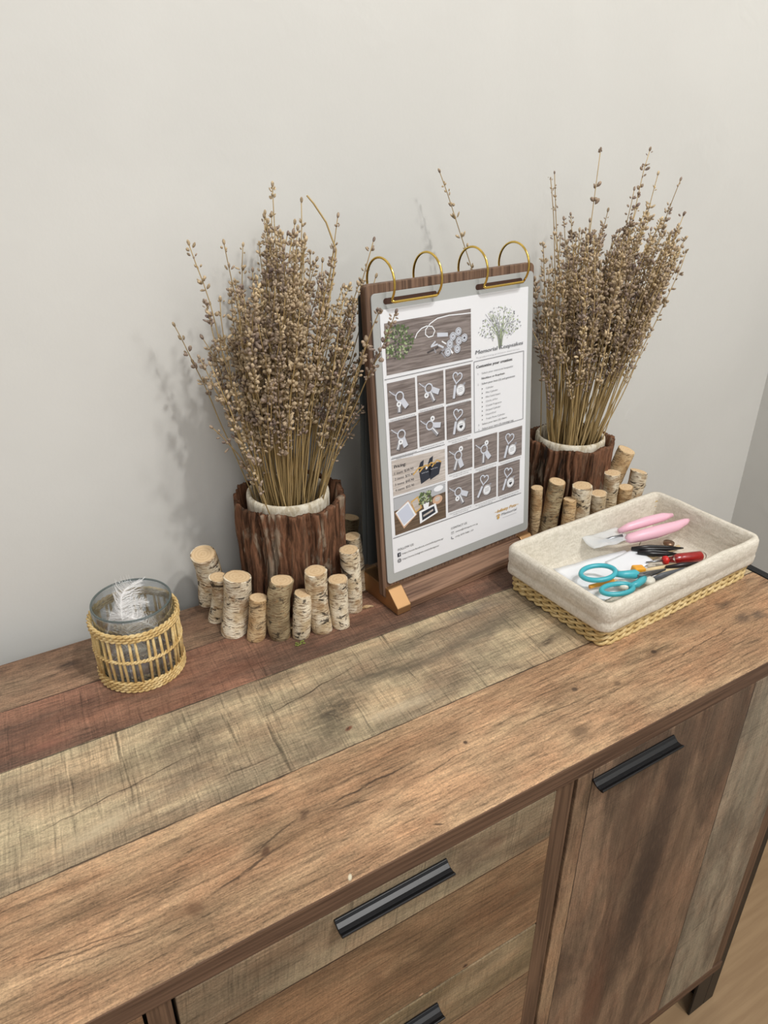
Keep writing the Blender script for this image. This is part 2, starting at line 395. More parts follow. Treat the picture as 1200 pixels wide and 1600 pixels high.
# carcass panels
m = MB()
m.box(.3815, .4030, YF + .002, -.02, -.632, -.0205); part(m, 'divider', M_rail)
m = MB(); m.box(.0138, .0308, YF + .002, -.02, -.632, -.0205); part(m, 'divider', M_rail)
m = MB(); m.box(.784, .806, YF + .002, -.01, -.632, -.0205); part(m, 'side_panel', M_rail)
m = MB(); m.box(XL + .03, XL + .052, YF + .002, -.01, -.632, -.0205); part(m, 'side_panel', M_rail)
m = MB(); m.box(XL + .03, .806, YF - .0002, -.01, -.650, -.6325); part(m, 'bottom_panel', M_edge)
m = MB(); m.box(XL + .052, .784, -.03, -.02, -.632, -.0205); part(m, 'back_panel', M_dark)
m = MB(); m.box(XL + .052, .784, YF + .03, YF + .034, -.632, -.0205); part(m, 'gap_shade_sheet', M_dark)  # added dark sheet behind the fronts, paints shade into their gaps
def handle_mb(x0, x1, zt):
    m = MB(); y = YF
    prof_o = [(0, 0), (-.003, .0008), (-.0062, -.0035), (-.0115, -.0072), (-.0175, -.0078), (-.0225, -.0052), (-.0243, -.0062), (-.0236, -.0105), (-.0195, -.0118), (-.012, -.0112), (-.0055, -.0085), (-.002, -.0065), (0, -.0062)]
    poly = [(y + a * .60, zt - .0005 + b * .55) for a, b in prof_o]
    m.prism(poly[::-1], 'x', x0, x1)
    return m
for (a, b, zh) in ((-.0228, -.2092, -.0335), (-.2118, -.4180, -.2375), (-.4206, -.6300, -.447)):
    m = MB(); m.box(.0335, .3793, YF, YF + .018, b, a); d = part(m, 'drawer', M_drawer, bevel=.0008)
    child(handle_mb(.1545, .2590, zh + .003), 'handle', M_handle, d, bevel=.0006)
m = MB(); m.box(.4055, .7815, YF, YF + .018, -.6300, -.0228); d = part(m, 'door', M_door, bevel=.0008)
child(handle_mb(.4245, .5350, -.0325), 'handle', M_handle, d, bevel=.0006)
m = MB(); m.box(XL + .054, .0112, YF, YF + .018, -.6300, -.0228); d = part(m, 'door', M_sidepanel, bevel=.0008)
child(handle_mb(-.20, -.09, -.0325), 'handle', M_handle, d, bevel=.0006)
# black steel frame at both ends
for xa, xb in ((.806, XR), (XL + .006, XL + .03)):
    side = 1 if xa > 0 else -1
    xo0, xo1 = (XR - .012, XR) if side > 0 else (XL + .006 + .012, XL + .03)
    m = MB(); m.box(xo0 if side > 0 else XL + .018, XR if side > 0 else XL + .03, YF, 0, -.0215, .0012)
    part(m, 'frame_rail', M_black, bevel=.0012)
    lx0, lx1 = (.806, XR) if side > 0 else (XL + .006, XL + .03)
    m = MB(); m.box(lx0, lx1, YF + .006, YF + .032, -T, -.0215)
    if side > 0: m.box(.772, .806, YF + .006, YF + .010, -T, -.6505)
    else: m.box(XL + .03, XL + .06, YF + .006, YF + .010, -T, -.6505)
    part(m, 'leg', M_black, bevel=.001)
    m = MB(); m.box(lx0, lx1, -.028, -.002, -T, -.0215)
    part(m, 'leg', M_black, bevel=.001)
    m = MB(); m.box(lx0, lx1, YF + .032, -.028, -.66, -.640); part(m, 'cross_bar', M_black, bevel=.001)

# ------------------------------------------------------------------ bark planters
def bark_shell_mat(name='stripped_bark', seed=0.0):
    n = NT(name, .85, 0, .2); o = n.coord(); o = n.vadd(o, (seed, seed, 0))
    v = n.noise(n.vmul(o, (70, 70, 9)), 1, 6, .65, .6)
    f = n.noise(n.vmul(o, (260, 260, 40)), 1, 5, .7)
    w = n.noise(n.vmul(o, (38, 38, 14)), 1, 5, .6, .5)
    c = n.ramp(v, [(.34, srgb(36, 26, 20)), (.43, srgb(92, 64, 46)), (.52, srgb(134, 94, 70)), (.60, srgb(106, 78, 60)), (.68, srgb(146, 116, 92))])
    c = n.mix(n.rng(w, .56, .64, 0, .8), c, srgb(160, 144, 124))
    c = n.mix(.8, c, n.ramp(f, [(.3, .45), (.55, 1.0), (.8, 1.35)]), 'MULTIPLY')
    n.color(c); n.bump(n.math('ADD', v, n.math('MULTIPLY', f, .6)), .9, .004); return n.done()
M_barkshell = bark_shell_mat(); M_barkshell2 = bark_shell_mat('stripped_bark_red', 3.7)
def plaster_mat():
    n = NT('whitewashed_pot', .8, 0, .2); o = n.coord()
    f = n.noise(n.vmul(o, (140, 140, 60)), 1, 5, .65)
    n.color(n.mix(n.rng(f, .35, .6), srgb(182, 168, 142), srgb(222, 214, 196))); n.bump(f, .7, .002); return n.done()
M_pot = plaster_mat()
M_soil = plain('dark_filling', (58, 46, 34), .9, var=.3)

def bark_planter(cx, cy, R, H, seed, label, Rb=None, mat=None):
    rnd = random.Random(seed)
    t = thing('bark_planter', label, 'planter', (cx, cy, 0))
    n = 300; nz = 36; ns = 27
    cuts = sorted(rnd.uniform(0, 2 * pi) for _ in range(ns)); off = [rnd.uniform(-.0022, .0024) for _ in range(ns)]; topz = [rnd.uniform(-.005, .004) for _ in range(ns)]
    def strip(a, z):
        a2 = a + .10 * noise.noise((a * 2, z * 22, seed)) ; a2 %= 2 * pi
        for i in range(ns):
            if a2 < cuts[i]: break
        else: i = 0
        lo = cuts[i - 1] if i else cuts[-1] - 2 * pi; hi = cuts[i] if a2 < cuts[-1] else cuts[0] + 2 * pi
        e = min(abs(a2 - lo), abs(hi - a2)); 
        groove = -.0062 * max(0, 1 - e / .040)
        return off[i] + groove + .0014 * math.cos(e * 40 + i), topz[i]
    def topn(a): return .0045 * noise.noise((cos(a) * 2.6 + seed, sin(a) * 2.6, 1)) + .0015 * noise.noise((cos(a) * 14 + seed, sin(a) * 14, 1))
    def rad(a, z):
        o_, _ = strip(a, z); Rr = (Rb or R) + (R - (Rb or R)) * z / H
        return Rr + o_ + .0022 * noise.noise((cos(a) * 5 + seed, sin(a) * 5, z * 14)) + .0012 * noise.noise((cos(a) * 22, sin(a) * 22 + seed, z * 40))
    m = MB(); vs = []; fs = []
    for j in range(nz + 1):
        for k in range(n):
            a = 2 * pi * k / n; tz = topn(a); z = (H + tz + .0015 * noise.noise((cos(a) * 30, sin(a) * 30, 5))) * j / nz
            r = rad(a, z); vs.append((r * cos(a), r * sin(a), z))
    base = len(vs)
    for dz, dr in ((.0004, -.0035), (-.03, -.0075)):
        for k in range(n):
            a = 2 * pi * k / n; tz = topn(a); r = R + dr; vs.append((r * cos(a), r * sin(a), H + tz + dz))
    for j in range(nz + 2):
        for k in range(n):
            k2 = (k + 1) % n; fs.append((j * n + k, j * n + k2, (j + 1) * n + k2, (j + 1) * n + k))
    m.add(vs, fs); m.disc(0, 0, .0, R * .9)
    m.build('bark_shell', mat or M_barkshell, t, smooth=True)
    m = MB(); Ri = .0470; hi = H + .004
    m.lathe([(Ri - .004, .004), (Ri - .001, H * .6), (Ri, hi - .006), (Ri - .0006, hi - .001), (Ri - .003, hi + .001), (Ri - .0052, hi - .001), (Ri - .0065, hi - .008), (Ri - .007, H * .6)], n=64)
    m.build('inner_pot', M_pot, t, smooth=True)
    m = MB(); m.disc(0, 0, H * .78, Ri - .0065); m.build('filling', M_soil, t)
    return t
PL = (.302, -.027); PR = (.716, -.047)
bark_planter(*PL, .0610, .131, 3, 'bark-clad round planter of dried lavender left of the upright menu board')
bark_planter(*PR, .0575, .121, 8, 'bark-clad round planter of dried lavender right of the menu board, half hidden by it', Rb=.054, mat=M_barkshell2)

# ------------------------------------------------------------------ birch sticks
def birch_mat(name, c_lo, c_hi, dark):
    n = NT(name, .75, 0, .25); r = n.rnd()
    o = n.vadd(n.coord(), n.comb(n.math('MULTIPLY', r, 9.0), n.math('MULTIPLY', r, 5.0), r))
    base = n.mix(n.rng(n.noise(o, 60, 4), .35, .65), srgb(*c_lo), srgb(*c_hi))
    l = n.noise(n.vmul(o, (120, 120, 620)), 1, 3, .6)
    c = n.mix(n.rng(l, .54, .62, 0, .75), base, srgb(112, 84, 58))
    blk = n.noise(n.vmul(o, (44, 44, 95)), 1, 5, .72, .9)
    c = n.mix(n.rng(blk, .55, .61, 0, dark), c, srgb(44, 36, 30))
    tan = n.noise(n.vmul(o, (40, 40, 45)), 1.3, 4, .6, .3)
    c = n.mix(n.rng(tan, .54, .62, 0, .6), c, srgb(160, 124, 84))
    n.color(c); n.bump(n.math('ADD', l, blk), .7, .0018); return n.done()
M_birch = birch_mat('birch_bark', (206, 184, 148), (236, 224, 200), .9)
M_birch_dark = birch_mat('grey_birch_bark', (132, 114, 86), (176, 158, 124), .8)
M_birch_tan = birch_mat('tan_birch_bark', (190, 156, 112), (214, 188, 148), .6)
def cut_mat():
    n = NT('cut_wood_end', .7, 0, .2); o = n.coord(); r = n.rnd()
    w = n.wave(o, 85, 2.5, 2, 60.0, 'RINGS', 'Z')
    c = n.mix(n.math('MULTIPLY', w, .34), srgb(222, 194, 154), srgb(186, 150, 110))
    c = n.mix(n.rng(n.noise(o, 150, 3), .55, .72, 0, .4), c, srgb(186, 140, 94))
    n.color(c); return n.done()
M_cut = cut_mat()
BM = {'w': M_birch, 'd': M_birch_dark, 't': M_birch_tan}
def birch(base, topp, R, label, kind='w', group=None, seed=0, hook=False, flake=0, tilt=(0, 0)):
    rnd = random.Random(seed * 7 + 1)
    b = Vector((base[0], base[1], 0)); tp = Vector(topp); ax = tp - b; L = ax.length; 
    t = thing('birch_stick', label, 'birch log', b, group=group)
    q = ax.to_track_quat('Z', 'Y').to_matrix()
    n = 22; nz = 12; vs = []; fs = []
    bend = (rnd.uniform(-.06, .06) * R * 6, rnd.uniform(-.06, .06) * R * 6)
    for j in range(nz + 1):
        s_ = j / nz
        for k in range(n):
            a = 2 * pi * k / n
            r = R * (1 + .06 * noise.noise((cos(a) * 1.5, sin(a) * 1.5 + seed, s_ * 4)) + .03 * noise.noise((cos(a) * 5, sin(a) * 5, s_ * 14 + seed)) + (.05 if rnd.random() < .02 else 0))
            if j == 0: r *= .96
            p = Vector((r * cos(a) + bend[0] * sin(pi * s_), r * sin(a) + bend[1] * sin(pi * s_), L * s_ + (tilt[0] * cos(a) + tilt[1] * sin(a)) * R * s_))
            p = q @ p
            if j == 0: p.z = 0.0005
            vs.append(p)
    for j in range(nz):
        for k in range(n):
            k2 = (k + 1) % n; fs.append((j * n + k, j * n + k2, (j + 1) * n + k2, (j + 1) * n + k))
    m = MB(); m.add(vs, fs)
    tops = [Vector(p) for p in vs[-n:]]
    c = sum(tops, Vector()) / n
    rim = [c + (p - c) * .90 + q @ Vector((0, 0, .0004)) for p in tops]
    m.add([tuple(p) for p in tops] + [tuple(p) for p in rim], [(k, (k + 1) % n, n + (k + 1) % n, n + k) for k in range(n)])
    for i in range(flake):
        a = rnd.uniform(pi, 2 * pi); z = rnd.uniform(.1, .8) * L; p = q @ Vector((R * 1.0 * cos(a), R * 1.0 * sin(a), z))
        e = q @ Vector((R * 1.28 * cos(a + .25), R * 1.28 * sin(a + .25), z + rnd.uniform(-.003, .004)))
        m.tube([p, (p + e) / 2 + Vector((0, 0, .001)), e], [.0018, .0015, .0005], 5, flatx=.3)
    m.build('bark', BM[kind], t, smooth=True)
    # the end disc is built in its own frame, so its rings are centred
    m = MB(); inv = q.transposed()
    m.add([inv @ (p - c) for p in rim] + [(0, 0, .0006)], [(k, (k + 1) % n, n) for k in range(n)])
    o = m.build('cut_end', M_cut, t); o.location = c; o.rotation_euler = q.to_euler()
    if hook:
        m = MB(); pts = [q @ Vector((-R - .001 - .004 * sin(pi * i / 10), -.002, L * .55 + .006 * cos(pi * i / 10))) for i in range(11)]
        m.tube(pts, .0006, 6); m.build('wire_hook', M_black, t, label='thin black wire hook')
    return t
GL = 'birch sticks around the left planter'; GR = 'birch sticks around the right planter'
birch((.2059, .0004), (.2041, .0004, .0655), .0145, 'thick birch stick with wire hook, leftmost of the ring by the wall', 'w', GL, 1, hook=True, tilt=(-.25, .1))
birch((.2010, -.0370), (.2075, -.0400, .0555), .0112, 'birch stick with torn brown top, second from left in the left ring', 'w', GL, 2, flake=3)
birch((.2085, -.0699), (.2189, -.0699, .0689), .0152, 'thickest birch stick with grey patch, front left of the left planter', 'w', GL, 3, flake=2)
birch((.2253, -.0930), (.2322, -.0930, .0504), .0104, 'short smooth yellowish birch stick with notched top in the left ring', 't', GL, 4)
birch((.2503, -.1024), (.2562, -.1024, .0697), .0128, 'greyish birch stick in the middle front of the left ring', 'd', GL, 5, flake=2)
birch((.2698, -.1145), (.2745, -.1145, .0540), .0100, 'short birch stick with dark stained foot in the left ring', 'w', GL, 6, flake=2)
birch((.2951, -.1163), (.2901, -.1163, .0784), .0121, 'tall birch stick with black scar near its foot in the left ring', 'w', GL, 7, flake=1)
birch((.3169, -.1199), (.3148, -.1199, .0617), .0108, 'pale birch stick just right of the black-scarred tall one', 'w', GL, 8)
birch((.3438, -.0999), (.3397, -.0999, .0813), .0111, 'birch stick with orange and black bark at right end of the left ring', 'w', GL, 9, flake=4)
birch((.3723, -.0646), (.3631, -.0646, .0746), .0098, 'narrow birch stick close behind the orange-black one', 'w', GL, 10)
birch((.3900, .0060), (.4000, .0080, .0565), .0120, 'shaded birch stick in the gap between left planter and menu board', 'd', GL, 11)
birch((.6330, -.0850), (.6280, -.0850, .0808), .0078, 'thin tan birch stick right against the menu board edge', 't', GR, 21)
birch((.6400, -.1000), (.6505, -.0980, .0893), .0110, 'leaning grey-green birch stick in the right ring', 'd', GR, 22, tilt=(.15, -.1))
birch((.6586, -.1140), (.6620, -.1130, .0672), .0086, 'short tan birch stick with dark hole under its top', 't', GR, 23)
birch((.6824, -.1180), (.6759, -.1180, .0855), .0127, 'wide whitish birch stick in front of the right planter', 'w', GR, 24)
birch((.7140, -.1190), (.7080, -.1190, .0670), .0106, 'short pale birch stick right of the wide whitish one', 'w', GR, 25)
birch((.7450, -.1080), (.7411, -.1080, .0845), .0110, 'tall slim speckled birch stick in the right ring', 'w', GR, 26)
birch((.7980, -.0500), (.8197, -.0600, .0837), .0130, 'tallest yellow-brown birch stick leaning right, behind the basket', 't', GR, 27, tilt=(.1, 0))
birch((.7740, -.1120), (.7680, -.1120, .0584), .0098, 'short dark-edged birch stick in front of the tallest leaning one', 't', GR, 28, flake=2)
birch((.8080, -.0860), (.8235, -.0850, .0589), .0122, 'whitish birch stick at far right of the right ring', 'w', GR, 29, flake=2)
m = MB(); m.tube([(.350, -.105, .002), (.357, -.108, .003), (.366, -.109, .0015)], [.001, .0028, .001], 6, flatx=.4)
tag(m.build('bark_chip', M_birch_tan), 'small loose bark chip at the foot of the orange-black birch stick', 'bark chip')
m = MB(); rn = random.Random(4)
for i in range(14):
    m.ball((.262 + rn.uniform(-.006, .006), -.128 + rn.uniform(-.003, .003), .001), .0012, .001, .001, nu=6, nv=4)
tag(m.build('moss_crumb', plain('green_moss', (122, 128, 62), .9)), 'tiny green moss crumbs on the red-brown plank before the birch sticks', 'moss', kind='stuff')
# black wire stubs poking out of the right planter
m = MB(); m.tube([(.765, -.055, .087), (.778, -.06, .092), (.783, -.061, .094)], .0008, 5); m.tube([(.760, -.055, .070), (.775, -.06, .071)], .0008, 5); m.tube([(.755, -.07, .045), (.768, -.075, .047)], .0008, 5)
tag(m.build('wire', M_black), 'thin black wire ends sticking out beside the right planter', 'wire')

# ------------------------------------------------------------------ dried lavender
def stem_mat():
    n = NT('dry_stem', .7, 0, .3); r = n.rnd()
    n.color(n.ramp(r, [(0, srgb(162, 136, 90)), (.4, srgb(188, 162, 112)), (.8, srgb(144, 122, 82)), (1, srgb(200, 174, 126))])); return n.done()
def head_mat():
    n = NT('dry_lavender_bud', .85, 0, .15); r = n.rnd()
    f = n.noise(n.coord(), 260, 2); f2 = n.noise(n.coord(), 45, 2)
    c = n.ramp(r, [(0, srgb(178, 158, 130)), (.35, srgb(198, 176, 142)), (.6, srgb(160, 140, 120)), (.8, srgb(170, 152, 136)), (1, srgb(214, 192, 154))])
    c = n.mix(n.rng(f2, .52, .66, 0, .55), c, srgb(124, 108, 112))
    c = n.mix(1.0, c, n.ramp(f, [(.3, .55), (.55, 1.0), (.75, 1.35)]), 'MULTIPLY')
    n.color(c); return n.done()
M_stem = stem_mat(); M_head = head_mat()
def bez(p0, p1, p2, t): return p0 * (1 - t) ** 2 + p1 * 2 * t * (1 - t) + p2 * t * t
def sprig(p0, tip, label, group, rnd, bend=.02, h0=.5, style='dense', arch=None, rs=.00085, size=1.0):
    p0 = Vector(p0); tip = Vector(tip)
    mid = (p0 + tip) / 2 + Vector((rnd.uniform(-bend, bend), rnd.uniform(-bend, bend), rnd.uniform(0, bend)))
    # stems leave the pot steeply, then fan out
    mid = mid + Vector((p0.x - tip.x, p0.y - tip.y, 0)) * .12
    if arch: mid = Vector(arch)
    mid.y = min(mid.y, WY - .006); tip.y = min(tip.y, WY - .005)
    t = thing('lavender_sprig', label, 'dried lavender', p0, group=group)
    ph = [rnd.uniform(0, 6.28) for _ in range(4)]; wa = rnd.uniform(.001, .0035) * (1.0 if style != 'beads' else .5)
    def P(s_):
        e = min(1, max(0, s_)); f = e * (1 - .3 * e)
        return bez(Vector((0, 0, 0)), mid - p0, tip - p0, s_) + Vector((sin(s_ * 9 + ph[0]) + .5 * sin(s_ * 21 + ph[1]), sin(s_ * 8 + ph[2]), .3 * sin(s_ * 13 + ph[3]))) * wa * f
    L = (tip - p0).length
    m = MB(); N = 16
    m.tube([P(i / N) for i in range(N + 1)], [rs * (1 - .45 * i / N) for i in range(N + 1)], 5)
    m.build('stem', M_stem, t, smooth=True)
    m = MB(); s_ = h0
    gap = {'dense': .0068, 'beads': .0150, 'mid': .0100}[style]
    while s_ < 1.0:
        c = P(s_); d = (P(min(1, s_ + .02)) - P(s_ - .02)).normalized()
        u = d.orthogonal().normalized(); w = d.cross(u); a0 = rnd.uniform(0, 6.28)
        k = rnd.choice((2, 3, 5, 6)) if style != 'beads' else rnd.choice((3, 4, 5))
        taper = 1.0 - .35 * max(0, (s_ - .85) / .15); big = rnd.uniform(.7, 1.25)
        for i in range(k):
            a = a0 + i * 2 * pi / k + rnd.uniform(-.7, .7)
            out = u * cos(a) + w * sin(a)
            sp = rnd.uniform(.3, 1.5) if style != 'beads' else rnd.uniform(.3, .8)
            m.bud(c + out * rnd.uniform(.0003, .0026) + d * rnd.uniform(-.0025, .0025), d * rnd.choice((1, 1, 1, .4)) + out * sp, rnd.uniform(.0040, .0074) * taper * size * big, rnd.uniform(.0010, .0021) * taper * size * big)
        s_ += gap * (rnd.uniform(.5, 1.5) if rnd.random() < .88 else 2.6) / L
    m.bud(P(1.0) - (P(1) - P(.98)).normalized() * .002, P(1) - P(.97), .006 * size, .0016 * size)
    m.build('flower_head', M_head, t, smooth=True)
    return t

def bunch(cx, cy, z0, n, lean, spread, tops, label, group, seed):
    rnd = random.Random(seed)
    for i in range(n):
        a = rnd.uniform(0, 2 * pi); q = sqrt(rnd.random())
        # direction of the tip in (x, y), correlated with where the stem leaves the pot
        dx = q * cos(a); dy = q * sin(a)
        zt = max(.235, tops(dx, dy, rnd))
        tip = Vector((cx + lean[0] + spread[0] * dx, cy + lean[1] + spread[1] * dy, zt))
        b = Vector((cx + .033 * dx + rnd.uniform(-.006, .006), cy + .033 * dy + rnd.uniform(-.006, .006), z0))
        tip.y = min(tip.y, WY - .006)
        zone = 'at the left flank of' if dx < -.45 else 'at the right flank of' if dx > .45 else 'in the front middle of' if dy < 0 else 'in the back middle of'
        sprig(b, tip, label % zone, group, rnd, bend=.022, h0=rnd.uniform(.36, .62), style=rnd.choice(('dense', 'dense', 'mid', 'dense', 'mid')), size=rnd.uniform(.9, 1.15))
GLV = 'dried lavender sprigs in the left planter'; GRV = 'dried lavender sprigs in the right planter'
def tops_left(dx, dy, rnd):
    return rnd.uniform(.325, .405) - .085 * abs(dx) ** 1.6 + .008 * dy - (rnd.random() < .25) * rnd.uniform(.03, .10) + (.02 if abs(dx) < .35 else 0)
def tops_right(dx, dy, rnd):
    return rnd.uniform(.34, .405) + .012 * dx - (rnd.random() < .25) * rnd.uniform(.02, .08)
bunch(*PL, .103, 132, (.012, -.014), (.100, .066), tops_left, 'dry brown lavender sprig %s the dense bunch in the left planter', GLV, 11)
bunch(*PR, .096, 130, (.020, -.010), (.112, .060), tops_right, 'dry brown lavender sprig %s the dense bunch in the right planter', GRV, 12)
rnd = random.Random(5)
def out_sprig(pc, tip, label, style='beads', h0=.6, **k):
    b = Vector((pc[0] + max(-.034, min(.034, (tip[0] - pc[0]) * .3)), pc[1] + max(-.03, min(.03, (tip[1] - pc[1]) * .4)), .10))
    return sprig(b, tip, label, None, rnd, bend=.006, h0=h0, style=style, **k)
out_sprig(PL, (.3041, -.03, .4517), 'tallest lavender sprig at the top of the left bunch', h0=.82)
out_sprig(PL, (.2200, -.03, .4063), 'lavender sprig reaching furthest to the upper left, over white wall', 'mid', .62)
out_sprig(PL, (.2563, -.02, .4025), 'lavender sprig with drooping tip at upper left of the left bunch', 'beads', .78)
out_sprig(PL, (.2075, .01, .3247), 'lavender sprig standing out at the middle left of the left bunch', 'beads', .66)
out_sprig(PL, (.3285, -.04, .4380), 'slim lavender sprig beside the bent bare stem', 'beads', .85)
out_sprig(PL, (.3676, -.04, .4223), 'lavender sprig with widely spaced round buds right of the bent stem', 'beads', .68)
out_sprig(PL, (.4015, -.05, .3986), 'lavender sprig leaning right above the corner of the menu board', 'beads', .7)
out_sprig(PL, (.3977, -.06, .3650), 'short lavender sprig ending at the menu board corner', 'beads', .8)
out_sprig(PL, (.3695, -.150, .3503), 'dark lavender sprig crossing in front of the printed sheet', 'dense', .72)
out_sprig(PL, (.3560, -.140, .3500), 'lavender sprig leaning over the left edge of the printed sheet', 'mid', .66)
out_sprig(PL, (.2186, -.02, .2969), 'lavender sprig low on the left side of the left bunch', 'mid', .6)
out_sprig(PL, (.2149, -.06, .3012), 'lavender sprig curving out at lower left of the left bunch', 'mid', .55)
# the bent bare stem
p0 = Vector((PL[0] + .02, PL[1], .10)); t = thing('lavender_sprig', 'bare stem bent over in a hoop above the left bunch', 'dried lavender', p0)
m = MB(); pts = [(.325, -.03, .10), (.34, -.04, .25), (.349, -.045, .33), (.3575, -.045, .365), (.362, -.045, .392), (.352, -.045, .418), (.339, -.045, .436), (.3325, -.045, .443)]
P3 = [Vector(p) - p0 for p in pts]; m.tube([P3[min(i, len(P3) - 1)] for i in range(len(P3))], .0009, 6); m.build('stem', M_stem, t, smooth=True)
out_sprig(PR, (.6566, -.03, .4529), 'bare-tipped thin sprig at the upper left of the right bunch', 'beads', .8, size=.7)
out_sprig(PR, (.6500, -.03, .4480), 'very thin dark sprig beside the bare-tipped one in the right bunch', 'beads', .9, size=.5)
out_sprig(PR, (.7235, -.03, .4751), 'tall pale sprig with top tuft in the middle of the right bunch', 'beads', .74)
out_sprig(PR, (.7868, -.05, .4748), 'tallest curved lavender sprig in the right bunch', 'mid', .66)
out_sprig(PR, (.8056, -.05, .4484), 'lavender sprig with round tip tuft right of the tallest curved one', 'beads', .74)
out_sprig(PR, (.8350, -.06, .4409), 'forked-looking lavender sprig furthest to the upper right', 'mid', .72)
out_sprig(PR, (.8208, -.07, .3755), 'lavender sprig leaning right at mid height of the right bunch', 'mid', .62)
out_sprig(PR, (.8399, -.07, .3618), 'lavender sprig curving furthest out to the right', 'beads', .55)
out_sprig(PR, (.7899, -.03, .4300), 'short tufted sprig among the upper right of the right bunch', 'mid', .7)
out_sprig(PR, (.8280, -.06, .2380), 'tiny low side sprig sticking out right from the right bunch', 'beads', .62, size=.6)
out_sprig((PR[0] - .03, PR[1]), (.5276, .02, .4552), 'single stray lavender sprig rising behind the menu board', 'beads', .62)

# ------------------------------------------------------------------ menu board on its stand
SYAW, STILT = .0862, .0977
O = Vector((.3903, -.1156, .042))
BRD = Matrix.Translation(O) @ Matrix.Rotation(SYAW, 4, 'Z') @ Matrix.Rotation(pi / 2 - STILT, 4, 'X')
def gold_mat(name, c, rough):
    n = NT(name, rough, 1.0); n.color(srgb(*c)); return n.done()
M_gold = gold_mat('polished_brass', (226, 190, 98), .18)
M_gold_satin = gold_mat('satin_brass', (188, 150, 108), .55)
stand = thing('menu_stand', 'walnut board on brass-cornered wooden base holding a printed price sheet', 'menu stand', (O.x, O.y, 0), SYAW)
def rrect(x0, x1, y0, y1, r, n=6):
    p = []
    for cx, cy, a0 in ((x1 - r, y0 + r, -pi / 2), (x1 - r, y1 - r, 0), (x0 + r, y1 - r, pi / 2), (x0 + r, y0 + r, pi)):
        for i in range(n + 1):
            a = a0 + pi / 2 * i / n; p.append((cx + r * cos(a), cy + r * sin(a)))
    return p
SINV = (Matrix.Translation((O.x, O.y, 0)) @ Matrix.Rotation(SYAW, 4, 'Z')).inverted()
S2 = SINV @ BRD          # board frame inside the stand frame
m = MB(); m.prism(rrect(-.0145, .222, -.030, .3225, .006), 'z', -.0125, -.0035)
o = m.build('board', M_walnut, stand, bevel=.0008); o.matrix_local = S2
# base bar and feet: one chamfered profile (local y,z), front is -y
def base_prof(s_=1.0, f=0.0):
    return [(-.0225 + f, .0006), (.056, .0006), (.056, .018), (.050, .0245 * s_), (-.004, .0245 * s_), (-.0225 + f, .0095)]
m = MB(); m.prism(base_prof(1.0, .0035)[::-1], 'x', .008, .200)
m.build('base_bar', M_walnut_h, stand, bevel=.0008)
for xa in (-.0115, .2005):
    m = MB(); m.prism(base_prof(1.06)[::-1], 'x', xa, xa + .0195); m.build('foot', M_gold_satin, stand, bevel=.001, label='satin brass corner foot')
# binder rings, one mesh per pair
def ring_pts(x, a0=-35, a1=305):
    cy_, cz, R = .3225, -.0105, .0238
    return [(x, cy_ + R * cos(radians(a)), cz + R * sin(radians(a))) for a in range(a0, a1 + 1, 10)]
for xa, xb in ((.0100, .0705), (.1340, .1960)):
    m = MB()
    for x in (xa, xb): m.tube(ring_pts(x, -128, 134), .00125, 8)
    ya = .3225 + .0238 * cos(radians(134)); za = -.0105 + .0238 * sin(radians(134))
    m.tube([(xa, ya, za), (xa + .003, ya - .0018, za + .0006), (xb - .003, ya - .0018, za + .0006), (xb, ya, za)], .0014, 8)
    o = m.build('binder_ring', M_gold, stand, smooth=True, label='pair of brass rings with a connecting bar'); o.matrix_local = S2

# printed sheet in its sleeve: local frame X right, Y up, Z towards the viewer, metres
def photo_mat(name, c1, c2, sc=(30, 420)):
    n = NT(name, .35, 0, .4); g = n.noise(n.vmul(n.coord(), (sc[0], sc[1], 1)), 1, 4, .6, .5)
    n.color(n.mix(n.rng(g, .3, .7), srgb(*c1), srgb(*c2))); return n.done()
P_paper = plain('printed_paper', (232, 233, 236), .35, 0, .4)
P_sleeve = plain('clear_sleeve', (172, 174, 172), .22, 0, .5)
P_wood = photo_mat('printed_wood_photo', (104, 94, 90), (150, 140, 136))
P_wood2 = photo_mat('printed_dark_wood_photo', (84, 68, 54), (116, 98, 82))
P_linen = photo_mat('printed_pale_wood_photo', (176, 166, 158), (208, 200, 194))
P_silver = plain('printed_silver', (206, 210, 220), .35)
P_silver2 = plain('printed_grey', (150, 150, 156), .35)
P_white = plain('printed_white', (236, 238, 242), .35)
P_ink = plain('printed_ink', (58, 58, 62), .4)
P_inkl = plain('printed_grey_ink', (128, 130, 134), .4)
P_faint = plain('printed_faint_ink', (178, 180, 184), .4)
P_green = plain('printed_green', (86, 104, 66), .4)
P_green2 = plain('printed_pale_green', (168, 182, 140), .4)
P_navy = plain('printed_navy', (44, 48, 60), .4)
P_yel = plain('printed_gold', (206, 166, 96), .4)
P_shadow = plain('printed_dark', (78, 72, 72), .4)
P_blue = plain('printed_pale_blue', (200, 206, 222), .4)
P_skin = plain('printed_peach', (206, 168, 140), .4)
PM = [P_paper, P_wood, P_silver, P_ink, P_inkl, P_faint, P_green, P_green2, P_navy, P_yel, P_shadow, P_blue, P_wood2, P_linen, P_white, P_silver2, P_skin]
(I_paper, I_wood, I_silver, I_ink, I_inkl, I_faint, I_green, I_green2, I_navy, I_yel, I_shadow, I_blue, I_wood2, I_linen, I_white, I_silver2, I_skin) = range(17)

